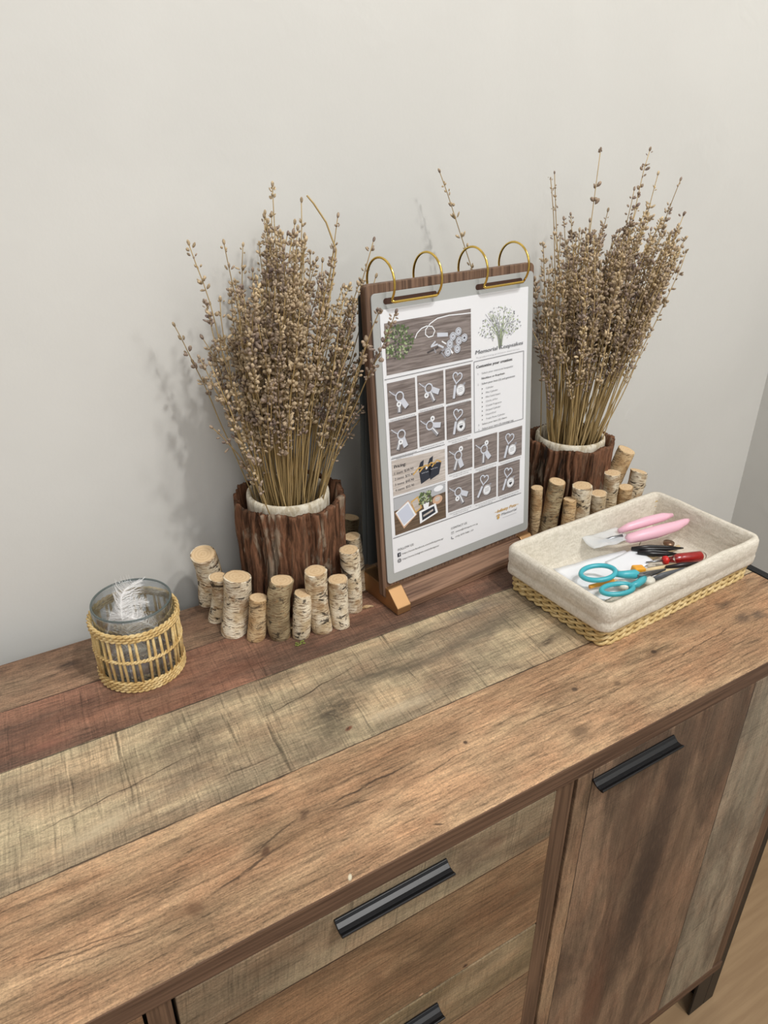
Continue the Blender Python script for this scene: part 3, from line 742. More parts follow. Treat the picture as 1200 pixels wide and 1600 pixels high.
_tc = {}
def text_geo(s_):
    if s_ in _tc: return _tc[s_]
    cu = bpy.data.curves.new('t', 'FONT'); cu.body = s_; cu.size = 1.0; cu.resolution_u = 2
    ob = bpy.data.objects.new('t', cu); COL.objects.link(ob)
    dg = bpy.context.evaluated_depsgraph_get(); me = ob.evaluated_get(dg).to_mesh()
    vs = [tuple(v.co[:2]) for v in me.vertices]; fs = [tuple(p.vertices) for p in me.polygons]
    ob.evaluated_get(dg).to_mesh_clear(); bpy.data.objects.remove(ob); bpy.data.curves.remove(cu)
    _tc[s_] = (vs, fs); return vs, fs
def text(m, s_, x, y, width, h, mat=I_ink, z=.0008, shear=.0, bold=0):
    vs, fs = text_geo(s_)
    if not vs: return
    x0 = min(v[0] for v in vs); x1 = max(v[0] for v in vs)
    kx = width / (x1 - x0)
    for b in range(bold + 1):
        m.add([(x + (v[0] - x0) * kx + v[1] * h * shear + b * h * .06, y + v[1] * h, z + b * .00002) for v in vs], fs, mat)

SHEET = thing('printed_sheet', 'printed keepsake price sheet in a clear sleeve hanging on brass rings', 'sheet', matrix=BRD)
MMM = .001
m = MB(); m.prism(rrect(-.009, .219, -.012, .3135, .005), 'z', -.0030, -.0012)
for xa, xb in ((.006, .0745), (.130, .200)): pass
m.build('sleeve', P_sleeve, SHEET, bevel=.0004)
m = MB(); m.prism(rrect(0, .210, 0, .297, .0008, 2), 'z', -.0011, -.0006); m.build('paper', PM, SHEET)
m = MB()
for xa, xb in ((.0055, .0750), (.1295, .2005)): m.prism(rrect(xa, xb, .3018, .3078, .0029), 'z', -.0012, -.0009)
m.build('punched_slot', plain('slot_dark', (66, 40, 28), .8), SHEET)

def circ(cx, cy, rx, ry=None, n=20, rot=0):
    ry = ry or rx
    return [(cx + rx * cos(2 * pi * k / n) * cos(rot) - ry * sin(2 * pi * k / n) * sin(rot), cy + rx * cos(2 * pi * k / n) * sin(rot) + ry * sin(2 * pi * k / n) * cos(rot)) for k in range(n)]
def stroke(m, pts, w, z, mat, closed=False):
    n = len(pts); L = []; Rr = []
    for i in range(n):
        a = pts[(i - 1) % n] if (closed or i > 0) else pts[i]; b = pts[(i + 1) % n] if (closed or i < n - 1) else pts[i]
        dx, dy = b[0] - a[0], b[1] - a[1]; l = math.hypot(dx, dy) or 1
        nx, ny = -dy / l * w / 2, dx / l * w / 2
        L.append((pts[i][0] + nx, pts[i][1] + ny, z)); Rr.append((pts[i][0] - nx, pts[i][1] - ny, z))
    fs = [(i, (i + 1) % n, n + (i + 1) % n, n + i) for i in range(n if closed else n - 1)]
    m.add(L + Rr, fs, mat)
def bar(m, cx, cy, L, W, ang, z, mat):
    c, s_ = cos(ang), sin(ang)
    m.flat([(cx + a * c - b * s_, cy + a * s_ + b * c) for a, b in ((0, -W / 2), (L, -W / 2), (L, W / 2), (0, W / 2))], z, mat)
def heart(cx, cy, s_, rot=0, n=24):
    p = []
    for k in range(n):
        t_ = 2 * pi * k / n; x = .9 * sin(t_) ** 3; y = (13 * cos(t_) - 5 * cos(2 * t_) - 2 * cos(3 * t_) - cos(4 * t_)) / 17
        p.append((cx + s_ * (x * cos(rot) - y * sin(rot)), cy + s_ * (x * sin(rot) + y * cos(rot))))
    return p
mm = .001
def cell(x0, x1, y0, y1, kind, k):
    """one product photo: keyring with tags on grey wood"""
    m = MB(); Z = -.0003; m.flat([(x0, y0), (x1, y0), (x1, y1), (x0, y1)], Z, I_wood)
    w = x1 - x0; h = y1 - y0; rn = random.Random(k * 13 + 5)
    cx, cy = x0 + w * .42, y0 + h * .56
    if kind == 'ring':
        stroke(m, [(p[0] + .0006, p[1] - .0008) for p in circ(cx, cy, w * .13)], .0014, Z + .00005, I_shadow, True)
        a1 = radians(rn.choice((-10, -25, -55, -70))); a2 = a1 - radians(40)
        for a, L, W, mt in ((a1, .30, .17, I_silver), (a2, .34, .13, I_silver2)):
            px, py = cx + w * .13 * cos(a), cy + w * .13 * sin(a)
            bar(m, px + .0008, py - .0012, w * L, w * W, a, Z + .00006, I_shadow)
            bar(m, px, py, w * L, w * W, a, Z + .0001, mt)
            if mt == I_silver2: bar(m, px, py + w * .02, w * L, w * .035, a, Z + .00015, I_white)
        a = radians(rn.choice((-115, 60, -100))); px, py = cx + w * .22 * cos(a), cy + w * .22 * sin(a)
        m.flat(circ(px, py, w * .085), Z + .00012, I_white); m.flat(circ(px, py, w * .03), Z + .00016, I_inkl)
        stroke(m, [(cx - w * .36, cy + w * .22), (cx - w * .22, cy + w * .10), (cx - w * .12, cy + w * .04)], .0010, Z + .0001, I_silver)
        stroke(m, [(cx - w * .34, cy + w * .10), (cx - w * .24, cy + w * .16), (cx - w * .12, cy + w * .08)], .0007, Z + .0001, I_silver2)
        stroke(m, circ(cx, cy, w * .135), .0016, Z + .0002, I_silver, True)
    else:
        hx, hy = x0 + w * .45, y0 + h * .70
        stroke(m, [(p[0] + .0008, p[1] - .0008) for p in heart(hx, hy, w * .20, -.25)], .0014, Z + .00005, I_shadow, True)
        stroke(m, heart(hx, hy, w * .20, -.25), .0016, Z + .0002, I_silver, True)
        a = radians(-100 - rn.randint(0, 25)); px, py = hx - w * .08, hy - w * .22
        bar(m, px + .0008, py - .001, w * .40, w * .10, a, Z + .00006, I_shadow); bar(m, px, py, w * .40, w * .09, a, Z + .0001, I_silver)
        dx, dy = hx + w * .12, hy - w * .40
        m.flat(circ(dx + .001, dy - .001, w * .175), Z + .00007, I_shadow); m.flat(circ(dx, dy, w * .175), Z + .00013, I_white)
        stroke(m, circ(dx, dy, w * .155), .0005, Z + .00018, I_silver2, True)
        if k % 2: m.flat(heart(dx, dy - .001, w * .07), Z + .0002, I_ink)
        for q in (.05, 0, -.05): stroke(m, [(dx - w * .09, dy + w * q), (dx + w * .09, dy + w * q + .0008)], .0005, Z + .00019, I_inkl)
        m.flat(circ(hx + w * .26, hy - w * .24, w * .07, w * .04, rot=.5), Z + .0001, I_silver2)
    m.build('product_photo', PM, SHEET)
    return
CELLS = [(4, 41, 184, 222, 'ring'), (44, 80.5, 186, 223, 'ring'), (83.5, 121, 184, 223, 'heart'), (4, 41, 142, 180, 'ring'), (44, 80.5, 143, 182, 'ring'), (83.5, 121, 142, 181, 'heart'),
         (84, 122, 100, 135, 'ring'), (125, 162, 97, 134, 'ring'), (165, 204, 95, 133, 'heart'), (83, 121, 52, 92, 'ring'), (124, 161, 51, 91, 'heart'), (164, 201, 50, 90, 'heart')]
for k, (a, b, c, d, kind) in enumerate(CELLS): cell(a * mm, b * mm, c * mm, d * mm, kind, k)
# main picture
m = MB(); Z = -.0003; m.flat([(.0045, .2305), (.1215, .2295), (.1215, .2835), (.0045, .2835)], Z, I_wood)
rn = random.Random(2)
for i in range(230):
    a = rn.uniform(0, 6.28); q = sqrt(rn.random()); x = .020 + .021 * q * cos(a); y = .2625 + .018 * q * sin(a)
    x = min(max(x, .006), .045); y = min(max(y, .233), .2815)
    m.flat(circ(x, y, rn.uniform(.0008, .0019), rn.uniform(.0008, .0015), 8, a), Z + .00005 + i * .0000005, rn.choice((I_green, I_green, I_green, I_green2, I_shadow)))
pts = [(.043, .263), (.046, .268), (.052, .272), (.059, .2735), (.0665, .272), (.070, .267), (.067, .262), (.061, .2615), (.057, .265), (.0575, .270), (.064, .2755), (.074, .2795), (.090, .2805), (.108, .2795), (.1215, .2790)]
sm = []
for i in range(len(pts) - 1):
    for t_ in (0, .33, .66):
        p_, q_ = pts[i], pts[i + 1]; sm.append((p_[0] + (q_[0] - p_[0]) * t_, p_[1] + (q_[1] - p_[1]) * t_))
stroke(m, sm + [pts[-1]], .0012, Z + .0003, I_white)
for i in range(16):
    x, y = rn.uniform(.058, .095), rn.uniform(.238, .258); bar(m, x, y, rn.uniform(.004, .010), rn.uniform(.0012, .0026), rn.uniform(-1, .6), Z + .0002 + i * .000002, rn.choice((I_silver, I_silver2, I_white, I_shadow)))
for (x, y) in ((.103, .2615), (.095, .2575), (.1035, .2515), (.0905, .250), (.101, .243), (.0875, .2415), (.1115, .2535)):
    m.flat(circ(x + .0006, y - .0008, .0046), Z + .00012, I_shadow); m.flat(circ(x, y, .0045), Z + .00024, I_silver); stroke(m, circ(x, y, .0033), .0006, Z + .00028, I_inkl, True); m.flat(circ(x, y, .0013), Z + .00029, rn.choice((I_silver2, I_ink)))
m.flat([(.073, .2645), (.088, .2625), (.088, .2585), (.073, .2600)], Z + .0002, I_silver)
m.build('main_photo', PM, SHEET)
# flower drawing and title
m = MB()
for i in range(34):
    a = rn.uniform(-.75, .75); L = rn.uniform(.018, .042); x1, y1 = .166 + L * sin(a) * 1.0, .240 + L * cos(a)
    stroke(m, [(.166 + rn.uniform(-.002, .002), .234), (.166 + L * .4 * sin(a) * .7, .238 + L * .45), (x1, y1)], .00045, Z + .0001, rn.choice((I_green2, I_faint)))
for i in range(300):
    a = rn.uniform(-1.15, 1.15); L = rn.uniform(.014, .043) * (1 - .12 * abs(a)); x, y = .166 + L * sin(a), .2385 + L * cos(a) * 1.02
    m.flat(circ(x, y, rn.uniform(.0005, .0011), None, 6), Z + .0002 + i * .0000003, rn.choice((I_faint, I_green2, I_faint, I_inkl, I_white)))
m.build('flower_picture', PM, SHEET)
m = MB()
text(m, 'Memorial Keepsakes', .1275, .2325, .0745, .0062, I_inkl, shear=.18, bold=1, z=.0001)
text(m, 'Transforming precious memories', .1285, .2275, .068, .0022, I_faint, z=.0001)
for a, b, c, d in ((.1255, .2246, .204, .2246), (.1255, .1415, .205, .1415), (.1255, .2246, .1255, .1415), (.204, .2246, .205, .1415)):
    stroke(m, [(a, b), (c, d)], .0006, .0001, I_inkl)
for a, b, c, d, w in ((.001, .2265, .1235, .2262, .0005), (.004, .1385, .080, .1378, .0005), (.004, .0925, .080, .0920, .0004), (-.0 + .001, .0445, .204, .0440, .0006)):
    stroke(m, [(a, b), (c, d)], w, .0001, I_ink)
text(m, 'Customise your creation:', .1285, .2165, .057, .0047, I_ink, shear=.08, bold=1, z=.0001)
rows = [('1.', 'Select your memorial keepsake:', .050, I_inkl, 0), ('', 'Necklace or Keychain', .036, I_ink, 1), ('2.', 'Select your item (1) and gemstone', .053, I_inkl, 1)]
y = .2085
for nme, s_, w, mt, bo in rows:
    if nme: text(m, nme, .1310, y, .0018, .0030, I_inkl, z=.0001)
    text(m, s_, .1370, y, w, .0031, mt, z=.0001, bold=bo); y -= .0061
for s_, w in (('Cylinder', .012), ('Mini Cylinder', .019), ('Mini Solid Heart', .023), ('Circle of Fur', .019), ('Crystal Fragrance', .025), ('Striped Cylinder', .024), ('Heart/Oval', .016), ('Triple Paws Cylinder', .031)):
    m.flat(circ(.1378, y + .0011, .0007, None, 8), .0001, I_ink); text(m, s_, .1435, y, w, .0030, I_inkl, z=.0001); y -= .00525
for nme, s_, w in (('3.', 'Select your item (2) charm', .040), ('4.', 'Select your item (3) message tag', .051)):
    text(m, nme, .1315, y, .0018, .0028, I_inkl, z=.0001); text(m, s_, .1375, y, w, .0030, I_ink, z=.0001); y -= .0057
text(m, 'FOLLOW US:', .007, .0268, .023, .0040, I_ink, z=.0001)
text(m, 'https://www.facebook.com/infinitypets.sg/', .0125, .0205, .062, .0028, I_ink, z=.0001)
text(m, 'https://www.instagram.com/infinitypets/', .0125, .0135, .055, .0028, I_ink, z=.0001)
m.flat([(.006, .0192), (.0105, .0192), (.0105, .0242), (.006, .0242)], .0001, I_navy); text(m, 'f', .0078, .0198, .0018, .0050, I_white, z=.0002)
stroke(m, rrect(.0062, .0102, .0122, .0162, .001, 3), .0006, .0001, I_navy, True); stroke(m, circ(.0082, .0142, .0010), .0004, .0001, I_navy, True)
text(m, 'CONTACT US:', .0865, .0290, .026, .0038, I_ink, z=.0001)
text(m, 'contact@infinitypets.com.sg', .0935, .0232, .036, .0028, I_ink, z=.0001)
text(m, '(+65) 8779 7448 / 197', .0935, .0165, .029, .0028, I_ink, z=.0001)
stroke(m, [(.0868, .0228), (.0908, .0228), (.0908, .0255), (.0868, .0255)], .0004, .0001, I_inkl, True); stroke(m, [(.0868, .0255), (.0888, .0240), (.0908, .0255)], .0004, .0001, I_inkl)
stroke(m, [(.0872, .0195), (.0872, .0170), (.0905, .0158)], .0009, .0001, I_inkl)
text(m, '~Infinity Pets~', .158, .0285, .041, .0058, I_yel, z=.0001, shear=.25, bold=1)
text(m, 'Memorial', .170, .0225, .026, .0050, I_inkl, z=.0001, shear=.2)
stroke(m, [(.172, .0190), (.196, .0190)], .0004, .0001, I_faint)
m.flat(circ(.1645, .0215, .0021), .0001, I_yel)
for dx, dy in ((-.0022, .003), (0, .0038), (.0022, .003)): m.flat(circ(.1645 + dx, .0215 + dy, .0009, .0012, 10), .0001, I_yel)
for k, (a, b, c, d, kind) in enumerate(CELLS):
    for q in range(2):
        text(m, ('Engraved keyring with charm and tag', 'message on the round tag')[q], (a + 2 + 5 * q) * mm, (c - 2.9 - 2.4 * q) * mm, (b - a - 4 - 10 * q) * mm, .0020, I_inkl, z=.0001)
m.build('printed_text', PM, SHEET)
# pricing picture
m = MB(); m.flat([(.0045, .0950), (.0800, .0942), (.0800, .1325), (.0045, .1365)], Z, I_linen)
for (ox, oy) in ((.047, .101), (.0605, .1025)):
    m.flat([(ox - .003, oy - .002), (ox + .010, oy + .002), (ox + .014, oy + .016), (ox - .006, oy + .018)], Z + .0001, I_navy)
    m.flat([(ox - .006, oy + .018), (ox - .003, oy + .024), (ox + .002, oy + .026), (ox + .001, oy + .019)], Z + .0001, I_navy)
    text(m, 'with love', ox - .002, oy + .010, .010, .0020, I_silver, z=Z + .0002)
for k in range(4): stroke(m, [(.033 + k * .009, .113 + k * .001), (.041 + k * .009, .119 + k * .001), (.050 + k * .008, .1185)], .0018, Z + .0003, I_yel)
m.flat(circ(.0525, .1165, .0014), Z + .00035, I_white)
text(m, 'Pricing:', .0075, .1270, .0160, .0052, I_ink, z=Z + .0002, bold=1)
for k, (s_, w) in enumerate((('1 item: $28.90', .0265), ('2 items: $35.90', .0265), ('3 items: $45.90', .0265), ('4 items: $55.90', .0265))):
    text(m, s_, .0075, .1195 - k * .0066, w, .0042, I_ink, z=Z + .0002)
m.build('pricing_panel', PM, SHEET)
# desk picture
m = MB(); m.flat([(.0045, .0470), (.0795, .0470), (.0795, .0905), (.0045, .0925)], Z, I_wood2)
m.flat([(.0045, .0770), (.0795, .0800), (.0795, .0905), (.0045, .0925)], Z + .00005, I_faint)
m.flat([(.0055, .0740), (.0250, .0850), (.0365, .0640), (.0170, .0520)], Z + .0001, I_skin); m.flat([(.0065, .0745), (.0245, .0835), (.0350, .0640), (.0170, .0545)], Z + .00015, I_white)
m.flat([(.0085, .0735), (.0240, .0810), (.0325, .0640), (.0170, .0565)], Z + .0002, I_blue)
m.flat([(.028, .082), (.039, .086), (.044, .070), (.034, .066)], Z + .00022, I_yel); m.flat([(.0295, .0805), (.0375, .0835), (.042, .071), (.0345, .068)], Z + .00024, I_linen)
for i in range(110):
    m.flat(circ(rn.uniform(.040, .058), rn.uniform(.0745, .0885), rn.uniform(.0007, .0018), None, 7), Z + .0003 + i * .000001, rn.choice((I_green, I_green, I_green2, I_shadow)))
m.flat([(.045, .076), (.055, .076), (.053, .067), (.047, .067)], Z + .00028, I_white)
m.flat(circ(.069, .087, .007, .0035), Z + .0002, I_white); m.flat(circ(.067, .0735, .0075, .0055), Z + .0003, I_skin); m.flat(circ(.067, .0745, .004, .003), Z + .00035, I_linen)
m.flat([(.0395, .0665), (.064, .0700), (.067, .0575), (.040, .0510)], Z + .0004, I_white); m.flat([(.043, .0645), (.0615, .0672), (.0635, .0588), (.0435, .0540)], Z + .00045, I_navy)
m.flat([(.045, .0605), (.060, .0640), (.060, .0615), (.045, .0580)], Z + .0005, I_linen)
m.build('desk_photo', PM, SHEET)

# spare pages hanging behind the board
M_page = plain('rear_sleeve', (84, 87, 86), .3)
PAGE = BRD @ Matrix.Translation((0, .318, -.0165)) @ Matrix.Rotation(STILT * .9, 4, 'X') @ Matrix.Translation((0, -.318, 0))
for k, (dz, dl) in enumerate(((-.0000, .010), (-.0040, .006))):
    m = MB(); m.prism(rrect(-.0165 + dl, .214 + dl, -.006, .312, .004), 'z', dz - .0012, dz)
    o = m.build('page_sleeve', M_page); o.matrix_world = PAGE
    tag(o, ('dark page sleeve hanging just behind the menu board', 'dark page sleeve hanging furthest back behind the menu board')[k], 'sheet', 'page sleeves behind the board')

# ------------------------------------------------------------------ glass in a wicker sleeve with feathers
def glass_mat(name, tint, rough=0.0):
    n = NT(name, rough); n.b.inputs['Transmission Weight'].default_value = 1.0; n.b.inputs['IOR'].default_value = 1.45; n.color(tint); return n.done()
def thin_glass(name):
    n = NT(name); t = n.t
    tr = t.nodes.new('ShaderNodeBsdfTransparent'); tr.inputs[0].default_value = (.90, .925, .935, 1)
    gl = t.nodes.new('ShaderNodeBsdfGlossy'); gl.inputs['Roughness'].default_value = .12; gl.inputs[0].default_value = (.90, .94, 1, 1)
    lw = t.nodes.new('ShaderNodeLayerWeight'); lw.inputs[0].default_value = .35
    mx = t.nodes.new('ShaderNodeMixShader'); f = n.math('ADD', n.math('MULTIPLY', lw.outputs['Facing'], .45), .13)
    n.put(tr.inputs[0], n.ramp(lw.outputs['Facing'], [(0, (.92, .94, .95, 1)), (.55, (.82, .85, .86, 1)), (.9, (.30, .34, .35, 1))]))
    t.links.new(f, mx.inputs[0]); t.links.new(tr.outputs[0], mx.inputs[1]); t.links.new(gl.outputs[0], mx.inputs[2])
    t.links.new(mx.outputs[0], t.nodes['Material Output'].inputs[0]); return n.done()
M_glass = thin_glass('clear_glass')
def straw_mat(name, c1, c2, c3):
    n = NT(name, .6, 0, .3); f = n.noise(n.vmul(n.coord(), (90, 90, 90)), 1, 4)
    f2 = n.noise(n.coord(), 700, 2)
    c = n.ramp(f, [(.3, srgb(*c1)), (.5, srgb(*c2)), (.7, srgb(*c3))])
    n.color(n.mix(.6, c, n.ramp(f2, [(.3, .75), (.7, 1.15)]), 'MULTIPLY')); return n.done()
M_straw = straw_mat('rattan', (190, 156, 98), (214, 184, 126), (228, 204, 152))
M_seagrass = straw_mat('seagrass', (190, 160, 104), (214, 188, 132), (230, 208, 160))
GC = (.1055, -.0770)
g = thing('candle_glass', 'clear glass tumbler in an open rattan sleeve at the left by the wall', 'glass', (GC[0], GC[1], 0))
m = MB(); m.lathe([(.0001, .0030), (.034, .0030), (.0372, .0055), (.0385, .012), (.0392, .0810), (.0389, .0826), (.0379, .0832), (.0370, .0826), (.0366, .0810), (.0358, .014), (.033, .0085), (.0001, .0082)], n=64)
m.build('glass_cup', M_glass, g, smooth=True)
m = MB(); m.tube([(.0380 * cos(2 * pi * i / 64), .0380 * sin(2 * pi * i / 64), .0828) for i in range(64)], .0011, 8, closed=True)
nrim = NT('glass_lip', .08); nrim.color(srgb(96, 106, 104)); nrim.b.inputs['Alpha'].default_value = .72
m.build('glass_lip', nrim.done(), g, smooth=True)
m = MB(); m.tube([(.0372 * cos(2 * pi * i / 64), .0372 * sin(2 * pi * i / 64), .0045) for i in range(64)], .0014, 8, closed=True); m.build('glass_foot', nrim.mat, g, smooth=True)
def braid(m, R, zc, nr, amp, rr, nb, dz=.0030):
    for j in range(nr):
        for ph in (0, pi):
            N = nb * 8; pts = []
            for i in range(N):
                a = 2 * pi * i / N; w = nb * a + ph + j * 1.2
                pts.append(((R + amp * cos(w)) * cos(a), (R + amp * cos(w)) * sin(a), zc + (j - (nr - 1) / 2) * dz + .0009 * sin(w)))
            m.tube(pts, rr, 5, closed=True)
m = MB(); braid(m, .0425, .0655, 3, .0013, .00125, 22); m.build('braided_rim', M_straw, g, smooth=True)
m = MB(); braid(m, .0425, .0370, 1, .0012, .0011, 34); m.build('middle_weave', M_straw, g, smooth=True)
m = MB(); braid(m, .0418, .0062, 4, .0014, .0013, 22, .0029); m.build('braided_base', M_straw, g, smooth=True)
m = MB(); rn = random.Random(9)
for i in range(36):
    a = 2 * pi * i / 36 + rn.uniform(-.04, .04); a2 = a + rn.uniform(-.05, .05); r0 = .0418
    m.tube([(r0 * cos(a), r0 * sin(a), .006), ((r0 + .0006) * cos((a + a2) / 2), (r0 + .0006) * sin((a + a2) / 2), .036), (r0 * cos(a2), r0 * sin(a2), .066)], [.0013, .0016, .0014], 6, flatx=.55)
m.build('spoke', M_straw, g, smooth=True)
M_feather = plain('white_down', (236, 234, 232), .8)
def feather(cx, cy, z, ang, L, seed, label):
    rn = random.Random(seed)
    t = thing('feather', label, 'feather', (cx, cy, z), ang, group='white feathers in the glass')
    P = lambda s_: Vector((L * (s_ - .5), .012 * sin(s_ * 2.6), .010 * sin(pi * s_) + .012 * s_))
    m = MB(); m.tube([P(i / 10) for i in range(11)], [.0004 * (1 - .08 * i) for i in range(11)], 4); m.build('shaft', M_feather, t)
    m = MB()
    for i in range(220):
        s_ = .08 + .92 * i / 220; b = P(s_); side = 1 if i % 2 else -1; l = .017 * sin(pi * (s_ * .85 + .12)) ** .6 * rn.uniform(.7, 1.15)
        d = Vector((.55, side, rn.uniform(-.5, .55))).normalized()
        p1 = b + d * l * .5 + Vector((0, 0, .001)); p2 = b + d * l + Vector((l * .35, 0, rn.uniform(-.004, .004)))
        m.tube([b, p1, p2], [.00022, .00017, .00008], 3, caps=False)
    m.build('vane', M_feather, t)
feather(GC[0] - .006, GC[1] + .006, .050, .3, .050, 1, 'curled white feather lying at left inside the glass tumbler')
feather(GC[0] + .006, GC[1] - .003, .052, 2.2, .050, 2, 'white feather lying at right inside the glass tumbler')
feather(GC[0] + .003, GC[1] + .004, .033, 1.1, .046, 3, 'white feather at the bottom of the glass tumbler')
feather(GC[0] - .003, GC[1] - .004, .018, 2.9, .046, 4, 'white feather fluffed against the lower glass wall')
feather(GC[0] + .004, GC[1] + .008, .066, .9, .058, 5, 'wispy white feather rising above the tumbler rim')

# ------------------------------------------------------------------ basket
def linen_mat():
    n = NT('linen', .85, 0, .15); o = n.coord()
    a = n.noise(n.vmul(o, (900, 120, 300)), 1, 2); b = n.noise(n.vmul(o, (120, 900, 300)), 1, 2)
    n.color(n.mix(n.rng(n.math('ADD', a, b), .75, 1.25), srgb(206, 198, 182), srgb(224, 217, 203)))
    w = n.noise(n.vmul(o, (40, 40, 90)), 1, 4, .6, .6)
    n.bump(n.math('ADD', n.math('MULTIPLY', w, 3.0), n.math('MULTIPLY', n.math('ADD', a, b), .5)), .3, .0015); return n.done()
M_linen = linen_mat()
BC = (.6648, -.2240); BYAW = .045
bk = thing('storage_basket', 'shallow rectangular woven basket with cream linen liner on the right of the sideboard', 'basket', (BC[0], BC[1], 0), BYAW)
def rr_path(hx, hy, r, n=160):
    """rounded rectangle, ccw, evenly spaced: list of (x, y, nx, ny)"""
    segs = [('l', (hx, -hy + r), (hx, hy - r), (1, 0)), ('a', (hx - r, hy - r), 0), ('l', (hx - r, hy), (-hx + r, hy), (0, 1)), ('a', (-hx + r, hy - r), pi / 2),
            ('l', (-hx, hy - r), (-hx, -hy + r), (-1, 0)), ('a', (-hx + r, -hy + r), pi), ('l', (-hx + r, -hy), (hx - r, -hy), (0, -1)), ('a', (hx - r, -hy + r), 3 * pi / 2)]
    out = []; tot = 4 * (hx + hy - 2 * r) + 2 * pi * r
    lens = [math.dist(s_[1], s_[2]) if s_[0] == 'l' else pi * r / 2 for s_ in segs]
    for i in range(n):
        d = tot * i / n
        for s_, l in zip(segs, lens):
            if d <= l: break
            d -= l
        if s_[0] == 'l':
            f = d / l; out.append((s_[1][0] + (s_[2][0] - s_[1][0]) * f, s_[1][1] + (s_[2][1] - s_[1][1]) * f, s_[3][0], s_[3][1]))
        else:
            a = s_[2] + d / r; out.append((s_[1][0] + r * cos(a), s_[1][1] + r * sin(a), cos(a), sin(a)))
    return out
HX, HY = .1340, .0760
m = MB(); nstr = 30
for row in range(7):
    z = .0042 + row * .0072; k = z / .055; hx = HX - .004 + .003 * k; hy = HY - .004 + .003 * k
    for ph in (0, pi):
        path = rr_path(hx, hy, .012, nstr * 8)
        pts = []
        for i, (x, y, nx, ny) in enumerate(path):
            w = 2 * pi * nstr * i / len(path) + ph + (row % 2) * pi
            a = .0019 * cos(w); pts.append((x + nx * a, y + ny * a, z + .0021 * sin(w)))
        m.tube(pts, .0022, 6, closed=True, flatx=.8)
m.build('woven_side', M_seagrass, bk, smooth=True)
m = MB(); m.prism(rrect(-HX + .008, HX - .008, -HY + .008, HY - .008, .01), 'z', .0004, .004); m.build('woven_base', M_seagrass, bk)
# linen liner: one skin, outside hem up over the rim and down to the floor
m = MB(); n = 240; prof = [(.0022, .0245), (.0034, .0240), (.0042, .0260), (.0040, .0330), (.0032, .0370), (.0044, .0395), (.0046, .0480), (.0040, .0550), (.0020, .0585), (-.0010, .0595), (-.0040, .0580), (-.0056, .0530), (-.0075, .036), (-.0105, .016), (-.0140, .0105), (-.030, .0095)]
vs = []; fs = []
for j, (dn, z) in enumerate(prof):
    path = rr_path(HX, HY, .010, n)
    for i, (x, y, nx, ny) in enumerate(path):
        s_ = i / n
        wr = .0004 * noise.noise((x * 40, y * 40, z * 60 + 3)) + .0011 * noise.noise((x * 9, y * 9, z * 130))
        d = dn + wr * (1 if 0 < j < 14 else .3)
        zz = z + (.0013 * noise.noise((x * 25, y * 25, 7 + j * .3)) if j < 12 else 0)
        vs.append((x + nx * d, y + ny * d, zz))
for j in range(len(prof) - 1):
    for i in range(n):
        i2 = (i + 1) % n; fs.append((j * n + i, j * n + i2, (j + 1) * n + i2, (j + 1) * n + i))
for q, zq in ((.55, .0098), (.12, .0100)):
    for i, (x, y, nx, ny) in enumerate(rr_path(HX, HY, .010, n)):
        vs.append(((x - nx * .03) * q, (y - ny * .03) * q, zq + .0005 * noise.noise((x * 30, y * 30, q * 9))))
for j in range(len(prof) - 1, len(prof) + 1):
    for i in range(n):
        i2 = (i + 1) % n; fs.append((j * n + i, j * n + i2, (j + 1) * n + i2, (j + 1) * n + i))
vs.append((0, 0, .0100)); fs += [((len(prof) + 1) * n + i, (len(prof) + 1) * n + (i + 1) % n, len(vs) - 1) for i in range(n)]
m.add(vs, fs); m.build('linen_liner', M_linen, bk, smooth=True)

# ---- contents (z measured from the sideboard top)
FZ = .0105
def world_thing(name, label, cat, x, y, z, ang=0.0, **k): return thing(name, label, cat, (x, y, z), ang, **k)
# white paper bag, slightly crumpled
pg = [(.590, -.172), (.640, -.171), (.6845, -.180), (.6990, -.199), (.6975, -.222), (.672, -.236), (.640, -.243), (.600, -.236), (.586, -.208)]
m = MB(); nx_, ny_ = 14, 10
def paper_sheet(m, corners, zf, thick=.0006, nu=14, nv=10):
    a, b, c, d = [Vector(p) for p in corners]; top_ = []; 
    for j in range(nv + 1):
        for i in range(nu + 1):
            u, v = i / nu, j / nv; p = (a * (1 - u) + b * u) * (1 - v) + (d * (1 - u) + c * u) * v
            top_.append((p.x, p.y, zf(p.x, p.y)))
    N = len(top_); bot_ = [(x, y, z - thick) for x, y, z in top_]; fs = []
    for j in range(nv):
        for i in range(nu):
            q = j * (nu + 1) + i; fs.append((q, q + 1, q + nu + 2, q + nu + 1)); fs.append((N + q, N + q + nu + 1, N + q + nu + 2, N + q + 1))
    ed = [i for i in range(nu + 1)] + [(j + 1) * (nu + 1) + nu for j in range(nv)] + [nv * (nu + 1) + i for i in range(nu - 1, -1, -1)] + [j * (nu + 1) for j in range(nv - 1, 0, -1)]
    for i in range(len(ed)):
        p_, q_ = ed[i], ed[(i + 1) % len(ed)]; fs.append((p_, N + p_, N + q_, q_))
    m.add(top_ + bot_, fs)
M_whitep = plain('white_paper', (236, 238, 242), .6)
paper_sheet(m, [(.588, -.252, 0), (.688, -.246, 0), (.698, -.184, 0), (.588, -.170, 0)], lambda x, y: FZ + .0042 + .0022 * noise.noise((x * 30, y * 30, 1)) + .0008 * noise.noise((x * 90, y * 90, 2)))
tag(m.build('paper_bag', M_whitep, smooth=True), 'large flat white paper bag lying at left inside the basket', 'paper bag')
m = MB(); paper_sheet(m, [(.648, -.236, 0), (.702, -.226, 0), (.706, -.194, 0), (.650, -.196, 0)], lambda x, y: FZ + .0085 + .0016 * noise.noise((x * 40, y * 40, 5)) + (x - .65) * .03)
